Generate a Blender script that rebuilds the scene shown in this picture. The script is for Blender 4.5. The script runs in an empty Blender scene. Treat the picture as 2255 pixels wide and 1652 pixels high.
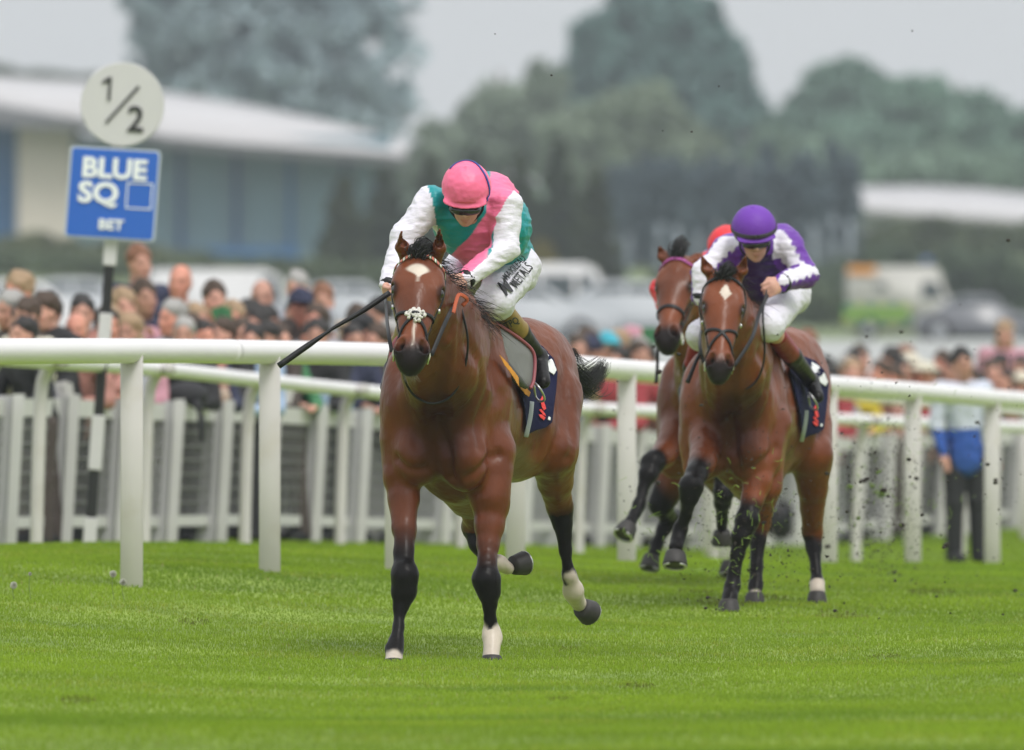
import bpy, math, random
import numpy as np
from mathutils import Vector, Matrix
# ---------------------------------------------------------------- camera, sky, sun, exposure
SC = bpy.context.scene
FPX = 25055.0          # focal length in photo-display pixels (2255 px wide), 400 mm on 36 mm
YH, HC, XC = 925.0, 1.10, 1127.5
cam_d = bpy.data.cameras.new('camera'); cam = bpy.data.objects.new('camera', cam_d)
SC.collection.objects.link(cam); SC.camera = cam
cam.location = (0, 0, HC); cam.rotation_euler = (math.radians(90), 0, 0)
cam_d.sensor_width = 36; cam_d.lens = 400
cam_d.shift_y = (YH-826.0)/2255.0
cam_d.clip_start = 1; cam_d.clip_end = 6000
cam_d.dof.use_dof = True; cam_d.dof.focus_distance = 52.3; cam_d.dof.aperture_fstop = 4.1
W = bpy.data.worlds.new('World'); SC.world = W; W.use_nodes = True
nt = W.node_tree; nt.nodes.clear()
sky = nt.nodes.new('ShaderNodeTexSky'); sky.sky_type = 'NISHITA'; sky.sun_disc = False
SUN_EL, SUN_ROT = math.radians(55), math.radians(150)
sky.sun_elevation = SUN_EL; sky.sun_rotation = SUN_ROT
sky.dust_density = 6; sky.air_density = 1.0; sky.ozone_density = 1.0
hs = nt.nodes.new('ShaderNodeHueSaturation'); hs.inputs['Saturation'].default_value = 0.22
mx = nt.nodes.new('ShaderNodeMix'); mx.data_type = 'RGBA'; mx.inputs['Factor'].default_value = 0.72
mx.inputs[7].default_value = (8.7, 8.95, 9.1, 1)     # even overcast cloud layer
bg = nt.nodes.new('ShaderNodeBackground'); bg.inputs['Strength'].default_value = 0.10
wo = nt.nodes.new('ShaderNodeOutputWorld')
nt.links.new(sky.outputs[0], hs.inputs['Color']); nt.links.new(hs.outputs[0], mx.inputs[6])
wtc = nt.nodes.new('ShaderNodeTexCoord'); wsp = nt.nodes.new('ShaderNodeSeparateXYZ'); wmr = nt.nodes.new('ShaderNodeMapRange')
wmr.inputs['From Min'].default_value = .03; wmr.inputs['From Max'].default_value = 1; wmr.inputs['To Min'].default_value = 1; wmr.inputs['To Max'].default_value = 1.8   # overcast: brightest overhead
wmu = nt.nodes.new('ShaderNodeMix'); wmu.data_type = 'RGBA'; wmu.blend_type = 'MULTIPLY'; wmu.inputs['Factor'].default_value = 1; wmu.clamp_result = False
nt.links.new(wtc.outputs['Generated'], wsp.inputs[0]); nt.links.new(wsp.outputs[2], wmr.inputs['Value']); nt.links.new(mx.outputs[2], wmu.inputs[6]); nt.links.new(wmr.outputs[0], wmu.inputs[7])
nt.links.new(wmu.outputs[2], bg.inputs[0]); nt.links.new(bg.outputs[0], wo.inputs[0])
sun_d = bpy.data.lights.new('sun', 'SUN'); sun_d.energy = 1.5; sun_d.angle = math.radians(18); sun_d.color = (1, .965, .91)
sun = bpy.data.objects.new('sun', sun_d); SC.collection.objects.link(sun)
sd = Vector((math.sin(SUN_ROT)*math.cos(SUN_EL), math.cos(SUN_ROT)*math.cos(SUN_EL), math.sin(SUN_EL)))
sun.rotation_euler = sd.to_track_quat('Z', 'Y').to_euler()
SC.view_settings.view_transform = 'Standard'; SC.view_settings.look = 'None'
SC.view_settings.exposure = 0.06; SC.view_settings.gamma = 1
SC.cycles.volume_max_steps = 64; SC.cycles.max_bounces = 8; SC.cycles.volume_bounces = 0
SC.cycles.transparent_max_bounces = 12
# ---------------------------------------------------------------- helpers
rng = np.random.default_rng(7); random.seed(7)
def srgb(r, g, b):
    f = lambda c: (c/255/12.92 if c/255 <= .04045 else ((c/255+.055)/1.055)**2.4)
    return (f(r), f(g), f(b))
def P(X, Y, d):
    s = FPX/d
    return np.array([(X-XC)/s, d, HC-(Y-YH)/s])
def tag(o, label=None, cat=None, group=None, kind=None):
    if label: o['label'] = label
    if cat: o['category'] = cat
    if group: o['group'] = group
    if kind: o['kind'] = kind
    return o
def empty(name, loc, label=None, cat=None, group=None):
    o = bpy.data.objects.new(name, None); SC.collection.objects.link(o)
    o.location = Vector([float(a) for a in loc]); o.empty_display_size = .2
    return tag(o, label, cat, group)
def base_of(parent):
    b = np.zeros(3)
    while parent is not None:
        b = b + np.array(parent.location); parent = parent.parent
    return b
def mesh_data(name, V, F, mat=None, smooth=True, col=None, matidx=None, mats=None):
    """V (N,3), F: (M,3|4) array or list of tuples"""
    me = bpy.data.meshes.new(name)
    V = np.asarray(V, dtype=np.float32)
    if isinstance(F, np.ndarray) and F.ndim == 2:
        n, k = F.shape
        me.vertices.add(len(V)); me.vertices.foreach_set('co', V.ravel())
        me.loops.add(n*k); me.loops.foreach_set('vertex_index', F.astype(np.int32).ravel())
        me.polygons.add(n); me.polygons.foreach_set('loop_start', np.arange(0, n*k, k, dtype=np.int32))
        me.update(calc_edges=True)
    else:
        me.from_pydata([tuple(v) for v in V.tolist()], [], [tuple(int(i) for i in f) for f in F]); me.update()
    me.polygons.foreach_set('use_smooth', np.full(len(me.polygons), bool(smooth)))
    if mats:
        for m in mats: me.materials.append(m)
        if matidx is not None: me.polygons.foreach_set('material_index', np.asarray(matidx, dtype=np.int32))
    elif mat: me.materials.append(mat)
    if col is not None:
        a = me.color_attributes.new('Col', 'FLOAT_COLOR', 'POINT')
        c = np.ones((len(V), 4), dtype=np.float32); c[:, :3] = col
        a.data.foreach_set('color', c.ravel())
    me.update()
    return me
def obj(name, V, F, mat=None, parent=None, smooth=True, col=None, loc=None, **k):
    """V in world coordinates; stored relative to loc/parent"""
    V = np.asarray(V, dtype=float)
    pb = base_of(parent)
    if loc is None: loc = pb if parent is not None else np.array([V[:, 0].mean(), V[:, 1].mean(), V[:, 2].min()])
    loc = np.asarray(loc, dtype=float)
    me = mesh_data(name, V-loc, F, mat, smooth, col, **k)
    o = bpy.data.objects.new(name, me); SC.collection.objects.link(o)
    if parent is not None: o.parent = parent
    o.location = Vector([float(a) for a in (loc-pb)])
    return o
class MB:
    """collects plain shapes into one mesh"""
    def __init__(s): s.V = []; s.F = []; s.n = 0
    def add(s, V, F):
        V = np.asarray(V, dtype=float); s.V.append(V)
        s.F += [tuple(int(i)+s.n for i in f) for f in F]; s.n += len(V); return s
    def box(s, c, size, rot=None, bev=0.0):
        x, y, z = [a/2 for a in size]
        if bev > 0:
            b = min(bev, x*.9, y*.9, z*.9); V = []; 
            pts = [(-x+b, -y), (x-b, -y), (x, -y+b), (x, y-b), (x-b, y), (-x+b, y), (-x, y-b), (-x, -y+b)]
            for zz, q in ((-z, b), (-z+b, 0), (z-b, 0), (z, b)):
                for px, py in pts: V.append((px-math.copysign(q, px) if q else px, py-math.copysign(q, py) if q else py, zz))
            F = [tuple(range(7, -1, -1)), tuple(range(24, 32))]
            for r in range(3):
                for i in range(8): F.append((r*8+i, r*8+(i+1) % 8, r*8+8+(i+1) % 8, r*8+8+i))
        else:
            V = [(-x, -y, -z), (x, -y, -z), (x, y, -z), (-x, y, -z), (-x, -y, z), (x, -y, z), (x, y, z), (-x, y, z)]
            F = [(3, 2, 1, 0), (4, 5, 6, 7), (0, 1, 5, 4), (1, 2, 6, 5), (2, 3, 7, 6), (3, 0, 4, 7)]
        V = np.array(V, dtype=float)
        if rot is not None: V = V @ np.array(rot).T
        return s.add(V+np.array(c), F)
    def tube(s, pts, r, n=10, squash=None, cap=True):
        pts = np.asarray(pts, dtype=float); m = len(pts)
        r = np.broadcast_to(np.asarray(r, dtype=float), (m,))
        T = np.gradient(pts, axis=0); T /= np.linalg.norm(T, axis=1)[:, None]+1e-12
        up = np.array([0, 0, 1.]); 
        if abs(T[0] @ up) > .9: up = np.array([1., 0, 0])
        a = np.cross(T[0], up); a /= np.linalg.norm(a); V = []
        for i in range(m):
            a = a-T[i]*(a @ T[i]); a /= np.linalg.norm(a)+1e-12; b = np.cross(T[i], a)
            for j in range(n):
                t = 2*math.pi*j/n
                V.append(pts[i]+r[i]*(math.cos(t)*a*(squash[0] if squash else 1)+math.sin(t)*b*(squash[1] if squash else 1)))
        F = []
        for i in range(m-1):
            for j in range(n): F.append((i*n+j, i*n+(j+1) % n, (i+1)*n+(j+1) % n, (i+1)*n+j))
        if cap: F += [tuple(range(n-1, -1, -1)), tuple(range((m-1)*n, m*n))]
        return s.add(V, F)
    def ribbon(s, pts, nrm, w, t):
        """flat strap along pts; nrm outward normals; w half width; t thickness"""
        pts = np.asarray(pts, float); nrm = np.asarray(nrm, float); m = len(pts)
        T = np.gradient(pts, axis=0); T /= np.linalg.norm(T, axis=1)[:, None]+1e-12
        S = np.cross(T, nrm); S /= np.linalg.norm(S, axis=1)[:, None]+1e-12
        N = np.cross(S, T); V = []
        w = np.broadcast_to(np.asarray(w, float), (m,))
        for i in range(m):
            for a, b in ((-1, 0), (-1, .8), (-.7, 1), (.7, 1), (1, .8), (1, 0)):
                V.append(pts[i]+S[i]*a*w[i]+N[i]*b*t)
        F = []
        for i in range(m-1):
            for j in range(6): F.append((i*6+j, (i+1)*6+j, (i+1)*6+(j+1) % 6, i*6+(j+1) % 6))
        F += [tuple(range(6)), tuple(range(m*6-1, m*6-7, -1))]
        return s.add(V, F)
    def lathe(s, c, prof, n=16, axis=(0, 0, 1)):
        A = np.array(axis, float); A /= np.linalg.norm(A)
        u = np.cross(A, [0, 1, 0] if abs(A[1]) < .9 else [1, 0, 0]); u /= np.linalg.norm(u); v = np.cross(A, u)
        V = []; c = np.array(c, float)
        for r, z in prof:
            for j in range(n):
                t = 2*math.pi*j/n; V.append(c+A*z+r*(math.cos(t)*u+math.sin(t)*v))
        F = []; m = len(prof)
        for i in range(m-1):
            for j in range(n): F.append((i*n+j, i*n+(j+1) % n, (i+1)*n+(j+1) % n, (i+1)*n+j))
        F += [tuple(range(n-1, -1, -1)), tuple(range((m-1)*n, m*n))]
        return s.add(V, F)
    def prism(s, poly, depth_vec):
        """polygon (list of 3d points) extruded by depth_vec"""
        poly = np.asarray(poly, float); n = len(poly)
        V = np.vstack([poly, poly+np.asarray(depth_vec, float)])
        F = [tuple(range(n-1, -1, -1)), tuple(range(n, 2*n))]+[(i, (i+1) % n, n+(i+1) % n, n+i) for i in range(n)]
        return s.add(V, F)
    def ellipsoid(s, c, ax, nu=16, nv=10):
        ax = np.array(ax, float); V = []
        if ax.ndim == 1: ax = np.diag(ax)
        for i in range(nv+1):
            ph = -math.pi/2+math.pi*i/nv
            for j in range(nu):
                t = 2*math.pi*j/nu
                V.append(np.array(c)+math.cos(ph)*math.cos(t)*ax[0]+math.cos(ph)*math.sin(t)*ax[1]+math.sin(ph)*ax[2])
        F = [(i*nu+j, i*nu+(j+1) % nu, (i+1)*nu+(j+1) % nu, (i+1)*nu+j) for i in range(nv) for j in range(nu)]
        return s.add(V, F)
    def build(s, name, mat=None, parent=None, smooth=True, **k):
        return obj(name, np.vstack(s.V), s.F, mat, parent, smooth, **k)
def auto_smooth(o, ang=35):
    me = o.data
    try:
        me.set_sharp_from_angle(angle=math.radians(ang))
    except Exception: pass
    return o
def spline(pts, n):
    """Catmull-Rom through pts, n samples"""
    pts = np.asarray(pts, float); m = len(pts)
    Q = np.vstack([2*pts[0]-pts[1], pts, 2*pts[-1]-pts[-2]]); out = []
    for t in np.linspace(0, m-1-1e-9, n):
        i = int(t); f = t-i; a, b, c, d = Q[i:i+4]
        out.append(.5*((2*b)+(-a+c)*f+(2*a-5*b+4*c-d)*f*f+(-a+3*b-3*c+d)*f**3))
    return np.array(out)
# value noise on arrays of points
def vnoise(p, f, seed=0):
    p = np.asarray(p, dtype=np.float64)*f+seed*17.13
    i = np.floor(p).astype(np.int64); t = p-i; t = t*t*(3-2*t)
    def h(a, b, c):
        n = (a*374761393+b*668265263+c*2147483647+seed*974634777) & 0xffffffff
        n = ((n ^ (n >> 13))*1274126177) & 0xffffffff
        return ((n ^ (n >> 16)) & 0xffff)/65535.0
    r = 0
    for dx in (0, 1):
        for dy in (0, 1):
            for dz in (0, 1):
                w = (t[..., 0] if dx else 1-t[..., 0])*(t[..., 1] if dy else 1-t[..., 1])*(t[..., 2] if dz else 1-t[..., 2])
                r = r+w*h(i[..., 0]+dx, i[..., 1]+dy, i[..., 2]+dz)
    return r*2-1
# ---------------------------------------------------------------- materials
def mat(name, color=(.5, .5, .5), rough=.6, metal=0, spec=.5, var=0.0, vscale=8, bump=0, bscale=60, attr=False, sheen=0,
        coat=0, aniso=None, trans=0, emis=None, dirt=None):
    m = bpy.data.materials.new(name); m.use_nodes = True; n = m.node_tree; N = n.nodes; L = n.links
    b = N['Principled BSDF']; b.inputs['Roughness'].default_value = rough; b.inputs['Metallic'].default_value = metal
    b.inputs['Specular IOR Level'].default_value = spec
    if sheen: b.inputs['Sheen Weight'].default_value = sheen; b.inputs['Sheen Roughness'].default_value = .4
    if coat: b.inputs['Coat Weight'].default_value = coat; b.inputs['Coat Roughness'].default_value = .15
    if trans: b.inputs['Transmission Weight'].default_value = trans
    tc = N.new('ShaderNodeTexCoord')
    if attr:
        at = N.new('ShaderNodeAttribute'); at.attribute_name = 'Col'; src = at.outputs['Color']
    else:
        rgb = N.new('ShaderNodeRGB'); rgb.outputs[0].default_value = (*color, 1); src = rgb.outputs[0]
    if var:
        no = N.new('ShaderNodeTexNoise'); no.inputs['Scale'].default_value = vscale; no.inputs['Detail'].default_value = 5
        L.new(tc.outputs['Object'], no.inputs['Vector'])
        mr = N.new('ShaderNodeMapRange'); mr.inputs['From Min'].default_value = .25; mr.inputs['From Max'].default_value = .75
        mr.inputs['To Min'].default_value = 1-var; mr.inputs['To Max'].default_value = 1+var
        L.new(no.outputs['Fac'], mr.inputs['Value'])
        mm = N.new('ShaderNodeMix'); mm.data_type = 'RGBA'; mm.blend_type = 'MULTIPLY'; mm.inputs['Factor'].default_value = 1
        L.new(src, mm.inputs[6]); L.new(mr.outputs[0], mm.inputs[7]); src = mm.outputs[2]
    if dirt:
        no = N.new('ShaderNodeTexNoise'); no.inputs['Scale'].default_value = dirt[1]; no.inputs['Detail'].default_value = 6
        L.new(tc.outputs['Object'], no.inputs['Vector'])
        mr = N.new('ShaderNodeMapRange'); mr.inputs['From Min'].default_value = .52; mr.inputs['From Max'].default_value = .72
        mr.inputs['To Max'].default_value = dirt[2]; L.new(no.outputs['Fac'], mr.inputs['Value'])
        mm = N.new('ShaderNodeMix'); mm.data_type = 'RGBA'; L.new(mr.outputs[0], mm.inputs['Factor'])
        L.new(src, mm.inputs[6]); mm.inputs[7].default_value = (*dirt[0], 1); src = mm.outputs[2]
    L.new(src, b.inputs['Base Color'])
    if bump:
        nb = N.new('ShaderNodeTexNoise'); nb.inputs['Scale'].default_value = bscale; nb.inputs['Detail'].default_value = 4
        if aniso:
            mp = N.new('ShaderNodeMapping'); mp.inputs['Scale'].default_value = aniso
            L.new(tc.outputs['Object'], mp.inputs[0]); L.new(mp.outputs[0], nb.inputs['Vector'])
        else: L.new(tc.outputs['Object'], nb.inputs['Vector'])
        bu = N.new('ShaderNodeBump'); bu.inputs['Strength'].default_value = bump; bu.inputs['Distance'].default_value = .01
        L.new(nb.outputs['Fac'], bu.inputs['Height']); L.new(bu.outputs[0], b.inputs['Normal'])
    if emis: b.inputs['Emission Color'].default_value = (*emis[0], 1); b.inputs['Emission Strength'].default_value = emis[1]
    return m
# ---------------------------------------------------------------- signed distance modelling
class Field:
    def __init__(s, lo, hi, h):
        s.lo = np.array(lo, float); s.h = h
        s.n = np.ceil((np.array(hi, float)-s.lo)/h).astype(int)+1
        s.F = np.full(tuple(s.n), .5, dtype=np.float32)
    def _sl(s, lo, hi):
        a = np.clip(np.floor((np.array(lo)-s.lo)/s.h).astype(int), 0, s.n); b = np.clip(np.ceil((np.array(hi)-s.lo)/s.h).astype(int)+1, 0, s.n)
        if np.any(b <= a): return None, None
        ax = [(s.lo[i]+np.arange(a[i], b[i])*s.h).astype(np.float32) for i in range(3)]
        return tuple(slice(a[i], b[i]) for i in range(3)), (ax[0][:, None, None], ax[1][None, :, None], ax[2][None, None, :])
    def _comb(s, sl, d, k, op):
        A = s.F[sl]; d = d.astype(np.float32)
        if op == 'add':
            if k > 0: hh = np.maximum(k-np.abs(A-d), 0)/k; s.F[sl] = np.minimum(A, d)-hh*hh*k*.25
            else: s.F[sl] = np.minimum(A, d)
        else:
            d = -d
            if k > 0: hh = np.maximum(k-np.abs(A-d), 0)/k; s.F[sl] = np.maximum(A, d)+hh*hh*k*.25
            else: s.F[sl] = np.maximum(A, d)
    def cone(s, a, b, r1, r2, k=.03, op='add', sq=None):
        a = np.array(a, float); b = np.array(b, float); R = max(r1, r2)*(max(1, sq[1]) if sq else 1)+k+.03
        sl, g = s._sl(np.minimum(a, b)-R, np.maximum(a, b)+R)
        if sl is None: return s
        px, py, pz = g[0]-a[0], g[1]-a[1], g[2]-a[2]; ba = b-a
        if sq:
            n = np.array(sq[0], float); n /= np.linalg.norm(n); f = 1/sq[1]-1
            pn = px*n[0]+py*n[1]+pz*n[2]; px = px+f*pn*n[0]; py = py+f*pn*n[1]; pz = pz+f*pn*n[2]; ba = ba+f*(ba @ n)*n
        L2 = max(float(ba @ ba), 1e-9)
        t = np.clip((px*ba[0]+py*ba[1]+pz*ba[2])/L2, 0, 1)
        d = np.sqrt((px-t*ba[0])**2+(py-t*ba[1])**2+(pz-t*ba[2])**2)-(r1+(r2-r1)*t)
        s._comb(sl, d, k, op); return s
    def ell(s, c, r, axes=None, k=.05, op='add'):
        c = np.array(c, float); r = np.array(r, float); R = r.max()+k+.03
        sl, g = s._sl(c-R, c+R)
        if sl is None: return s
        p = [g[i]-c[i] for i in range(3)]
        if axes is not None:
            A = np.array(axes, float); p = [p[0]*A[i][0]+p[1]*A[i][1]+p[2]*A[i][2] for i in range(3)]
        k0 = np.sqrt((p[0]/r[0])**2+(p[1]/r[1])**2+(p[2]/r[2])**2)+1e-6
        k1 = np.sqrt((p[0]/r[0]**2)**2+(p[1]/r[1]**2)**2+(p[2]/r[2]**2)**2)+1e-6
        s._comb(sl, k0*(k0-1)/k1, k, op); return s
    def chain(s, pts, k=.03, sq=None):
        """pts list of (xyz, r)"""
        for (a, ra), (b, rb) in zip(pts[:-1], pts[1:]): s.cone(a, b, ra, rb, k, sq=sq)
        return s
    def mesh(s):
        F = s.F; S = F < 0; n = s.n
        c = np.zeros(tuple(n-1), dtype=np.uint8)
        for dx in (0, 1):
            for dy in (0, 1):
                for dz in (0, 1): c += S[dx:n[0]-1+dx, dy:n[1]-1+dy, dz:n[2]-1+dz]
        idx = np.argwhere((c > 0) & (c < 8)); vid = np.full(tuple(n-1), -1, dtype=np.int32); vid[tuple(idx.T)] = np.arange(len(idx))
        acc = np.zeros((len(idx), 3)); cnt = np.zeros(len(idx))
        for ax in range(3):
            o = [i for i in range(3) if i != ax]
            for u in (0, 1):
                for v in (0, 1):
                    p = idx.copy(); p[:, o[0]] += u; p[:, o[1]] += v; q = p.copy(); q[:, ax] += 1
                    fa = F[tuple(p.T)]; fb = F[tuple(q.T)]; m = (fa < 0) != (fb < 0)
                    t = np.where(m, fa/(fa-fb+1e-12), 0)
                    pp = p.astype(float); pp[:, ax] += t; acc[m] += pp[m]; cnt[m] += 1
        V = s.lo+acc/cnt[:, None]*s.h; Q = []
        for ax in range(3):
            o = [i for i in range(3) if i != ax]
            sa = [slice(None)]*3; sb = [slice(None)]*3; sa[ax] = slice(0, -1); sb[ax] = slice(1, None)
            A = S[tuple(sa)]; B = S[tuple(sb)]; e = np.argwhere(A != B)
            e = e[(e[:, o[0]] > 0) & (e[:, o[1]] > 0) & (e[:, o[0]] < n[o[0]]-1) & (e[:, o[1]] < n[o[1]]-1)]
            if len(e) == 0: continue
            def vv(u, v):
                p = e.copy(); p[:, o[0]] -= u; p[:, o[1]] -= v; return vid[tuple(p.T)]
            q = np.stack([vv(0, 0), vv(1, 0), vv(1, 1), vv(0, 1)], 1)
            ins = A[tuple(e.T)]; flip = ~ins if ax != 1 else ins
            q[flip] = q[flip][:, ::-1]; Q.append(q)
        Q = np.vstack(Q); Q = Q[(Q >= 0).all(1)]
        return V, Q
    def sample(s, p):
        q = (np.asarray(p, float)-s.lo)/s.h; q = np.clip(q, 0, s.n-1.001); i = q.astype(int); t = q-i; r = 0
        for dx in (0, 1):
            for dy in (0, 1):
                for dz in (0, 1):
                    w = (t[:, 0] if dx else 1-t[:, 0])*(t[:, 1] if dy else 1-t[:, 1])*(t[:, 2] if dz else 1-t[:, 2])
                    r = r+w*s.F[i[:, 0]+dx, i[:, 1]+dy, i[:, 2]+dz]
        return r
    def grad(s, p):
        e = s.h; p = np.asarray(p, float); g = np.stack([s.sample(p+np.eye(3)[i]*e)-s.sample(p-np.eye(3)[i]*e) for i in range(3)], 1)
        return g/(np.linalg.norm(g, axis=1)[:, None]+1e-9)
    def snap(s, p, off=.005, it=8):
        p = np.asarray(p, float).copy()
        for _ in range(it): p -= s.grad(p)*(s.sample(p)-off)[:, None]*.8
        return p, s.grad(p)
def displace(V, field, amp_freq, seed=1):
    N = field.grad(V); d = 0
    for j, (a, f) in enumerate(amp_freq): d = d+a*vnoise(V, f, seed+j)
    return V+N*d[:, None]
def chain_param(V, ch):
    """distance/radius and running parameter of nearest point on a chain [(xyz,r)...]"""
    best = np.full(len(V), 1e9); tt = np.zeros(len(V))
    for i, ((a, ra), (b, rb)) in enumerate(zip(ch[:-1], ch[1:])):
        a = np.array(a); b = np.array(b); ba = b-a; t = np.clip(((V-a) @ ba)/(ba @ ba+1e-12), 0, 1)
        d = np.linalg.norm(V-a-t[:, None]*ba, axis=1)/(ra+(rb-ra)*t); m = d < best
        best[m] = d[m]; tt[m] = i+t[m]
    return best, tt
def lerpc(a, b, t): return np.array(a)*(1-t)[:, None]+np.array(b)*t[:, None]
def sstep(a, b, x):
    t = np.clip((x-a)/(b-a), 0, 1); return t*t*(3-2*t)
def hair(paths_fn, n, seg=8, r0=.004, tip=.2):
    """n tapered strands as one triangle-section mesh; paths_fn(i)->(seg,3)"""
    Vs = []; Fs = []; base = 0
    for i in range(n):
        p = paths_fn(i); m = len(p); T = np.gradient(p, axis=0); T /= np.linalg.norm(T, axis=1)[:, None]+1e-9
        a = np.cross(T, [.3, .5, .8]); a /= np.linalg.norm(a, axis=1)[:, None]+1e-9; b = np.cross(T, a)
        r = r0*np.linspace(1, tip, m)[:, None]*(.6+.8*random.random())
        ring = np.stack([p+r*a, p+r*(-.5*a+.87*b), p+r*(-.5*a-.87*b)], 1).reshape(-1, 3)
        Vs.append(ring); k = np.arange(m-1)
        for j in range(3):
            Fs.append(np.stack([base+k*3+j, base+k*3+(j+1) % 3, base+(k+1)*3+(j+1) % 3, base+(k+1)*3+j], 1))
        base += 3*m
    return np.vstack(Vs), np.vstack(Fs)
# ---------------------------------------------------------------- ground shape
CP = [(290, 1290, 429), (594, 1268, 409), (870, 1255, 391), (1135, 1235, 374), (1380, 1243, 358), (1600, 1244, 343), (1825, 1245, 330),
      (2010, 1243, 317), (2185, 1246, 305), (100, 1205, 345), (766, 1205, 302), (1290, 1230, 283), (1900, 1244, 260),
      (0, 1208, 330), (1127, 1200, 272), (2255, 1165, 215), (868, 1455, 482), (1084, 1442, 480), (1605, 1345, 425), (1800, 1325, 415),
      (-200, 1302, 445), (1127, 1652, 661), (0, 1652, 661), (2255, 1652, 661), (2255, 1450, 490), (0, 1440, 500)]
_cp = np.array([[(X-XC)/s, FPX/s, HC-(Y-YH)/s] for X, Y, s in CP])
_cp = np.vstack([_cp, [[-14, 50, .25], [16, 50, 0], [-14, 70, .3], [20, 80, 0], [0, 22, 0], [-10, 22, 0], [10, 22, 0], [-16, 100, .2], [24, 112, -.05], [5, 135, .1], [-8, 125, .2]]])
_A = np.array([3.0, 9.0])
def _k(a, b):
    d = (a[:, None, :2]-b[None, :, :2])/_A; return np.exp(-.5*(d**2).sum(-1))
_K = _k(_cp, _cp)+np.eye(len(_cp))*.02
_w = np.linalg.solve(_K, _cp[:, 2]-.08)
def ground(x, y):
    p = np.stack([np.atleast_1d(np.asarray(x, float)).ravel(), np.atleast_1d(np.asarray(y, float)).ravel()], 1)
    z = np.concatenate([_k(c, _cp) @ _w for c in np.array_split(p, max(1, len(p)//20000))])+.08
    far = np.interp(p[:, 1], [118, 160, 264, 334, 455, 520, 640, 760, 1500, 4000], [0, .9, 2.9, 3.3, 4.7, 8.6, 10, 11, 14, 30])
    z = z*(1-sstep(112, 150, p[:, 1]))+far*sstep(112, 150, p[:, 1])
    bumps = (vnoise(np.stack([p[:, 0], p[:, 1], 0*p[:, 0]], 1), .9, 5)*.012+vnoise(np.stack([p[:, 0], p[:, 1], 0*p[:, 0]], 1), .35, 6)*.02)*(p[:, 1] < 115)
    return z+bumps
def gz(x, y): return float(ground(x, y)[0])
def grid_sheet(name, xs, ys, material, kind='structure', dz=0.0, zf=None):
    Xg, Yg = np.meshgrid(xs, ys); z = ground(Xg, Yg)+dz
    V = np.stack([Xg.ravel(), Yg.ravel(), z], 1); nx = len(xs)
    i, j = np.meshgrid(np.arange(nx-1), np.arange(len(ys)-1)); a = (j*nx+i).ravel()
    F = np.stack([a, a+1, a+nx+1, a+nx], 1)
    return tag(obj(name, V, F, material, loc=(0, 0, 0)), kind=kind)
# turf soil colour, mottled
def turf_mat():
    m = bpy.data.materials.new('turf'); m.use_nodes = True; N = m.node_tree.nodes; L = m.node_tree.links; b = N['Principled BSDF']
    tc = N.new('ShaderNodeTexCoord'); mp = N.new('ShaderNodeMapping'); L.new(tc.outputs['Object'], mp.inputs[0])
    n1 = N.new('ShaderNodeTexNoise'); n1.inputs['Scale'].default_value = 1.3; n1.inputs['Detail'].default_value = 8; L.new(mp.outputs[0], n1.inputs[0])
    r = N.new('ShaderNodeValToRGB'); r.color_ramp.elements[0].position = .35; r.color_ramp.elements[0].color = (.12, .19, .015, 1)
    r.color_ramp.elements[1].position = .68; r.color_ramp.elements[1].color = (.22, .31, .03, 1)
    L.new(n1.outputs['Fac'], r.inputs[0]); L.new(r.outputs[0], b.inputs['Base Color']); b.inputs['Roughness'].default_value = .9
    return m
M_turf = turf_mat()
M_field = mat('rough_grass', (.13, .17, .07), .95, var=.35, vscale=.05)
M_road = mat('gravel_road', (.34, .35, .34), .95, var=.12, vscale=.3)
ys = np.concatenate([np.arange(20, 120, .5), np.arange(120, 300, 6), np.arange(300, 760, 12), np.geomspace(760, 4500, 20)])
xs = np.concatenate([-np.geomspace(2500, 15, 26), np.arange(-14, 15, .5), np.geomspace(15, 2500, 26)])
ga = grid_sheet('ground', xs, ys, M_turf)
ga.data.materials.append(M_field)
co = np.empty(len(ga.data.polygons)*3); ga.data.polygons.foreach_get('center', co); co = co.reshape(-1, 3)
ga.data.polygons.foreach_set('material_index', (co[:, 1] > 121).astype(np.int32))
grid_sheet('car_park_road', np.linspace(-60, 60, 60), np.arange(176, 345, 6), M_road, dz=.06)
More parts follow.
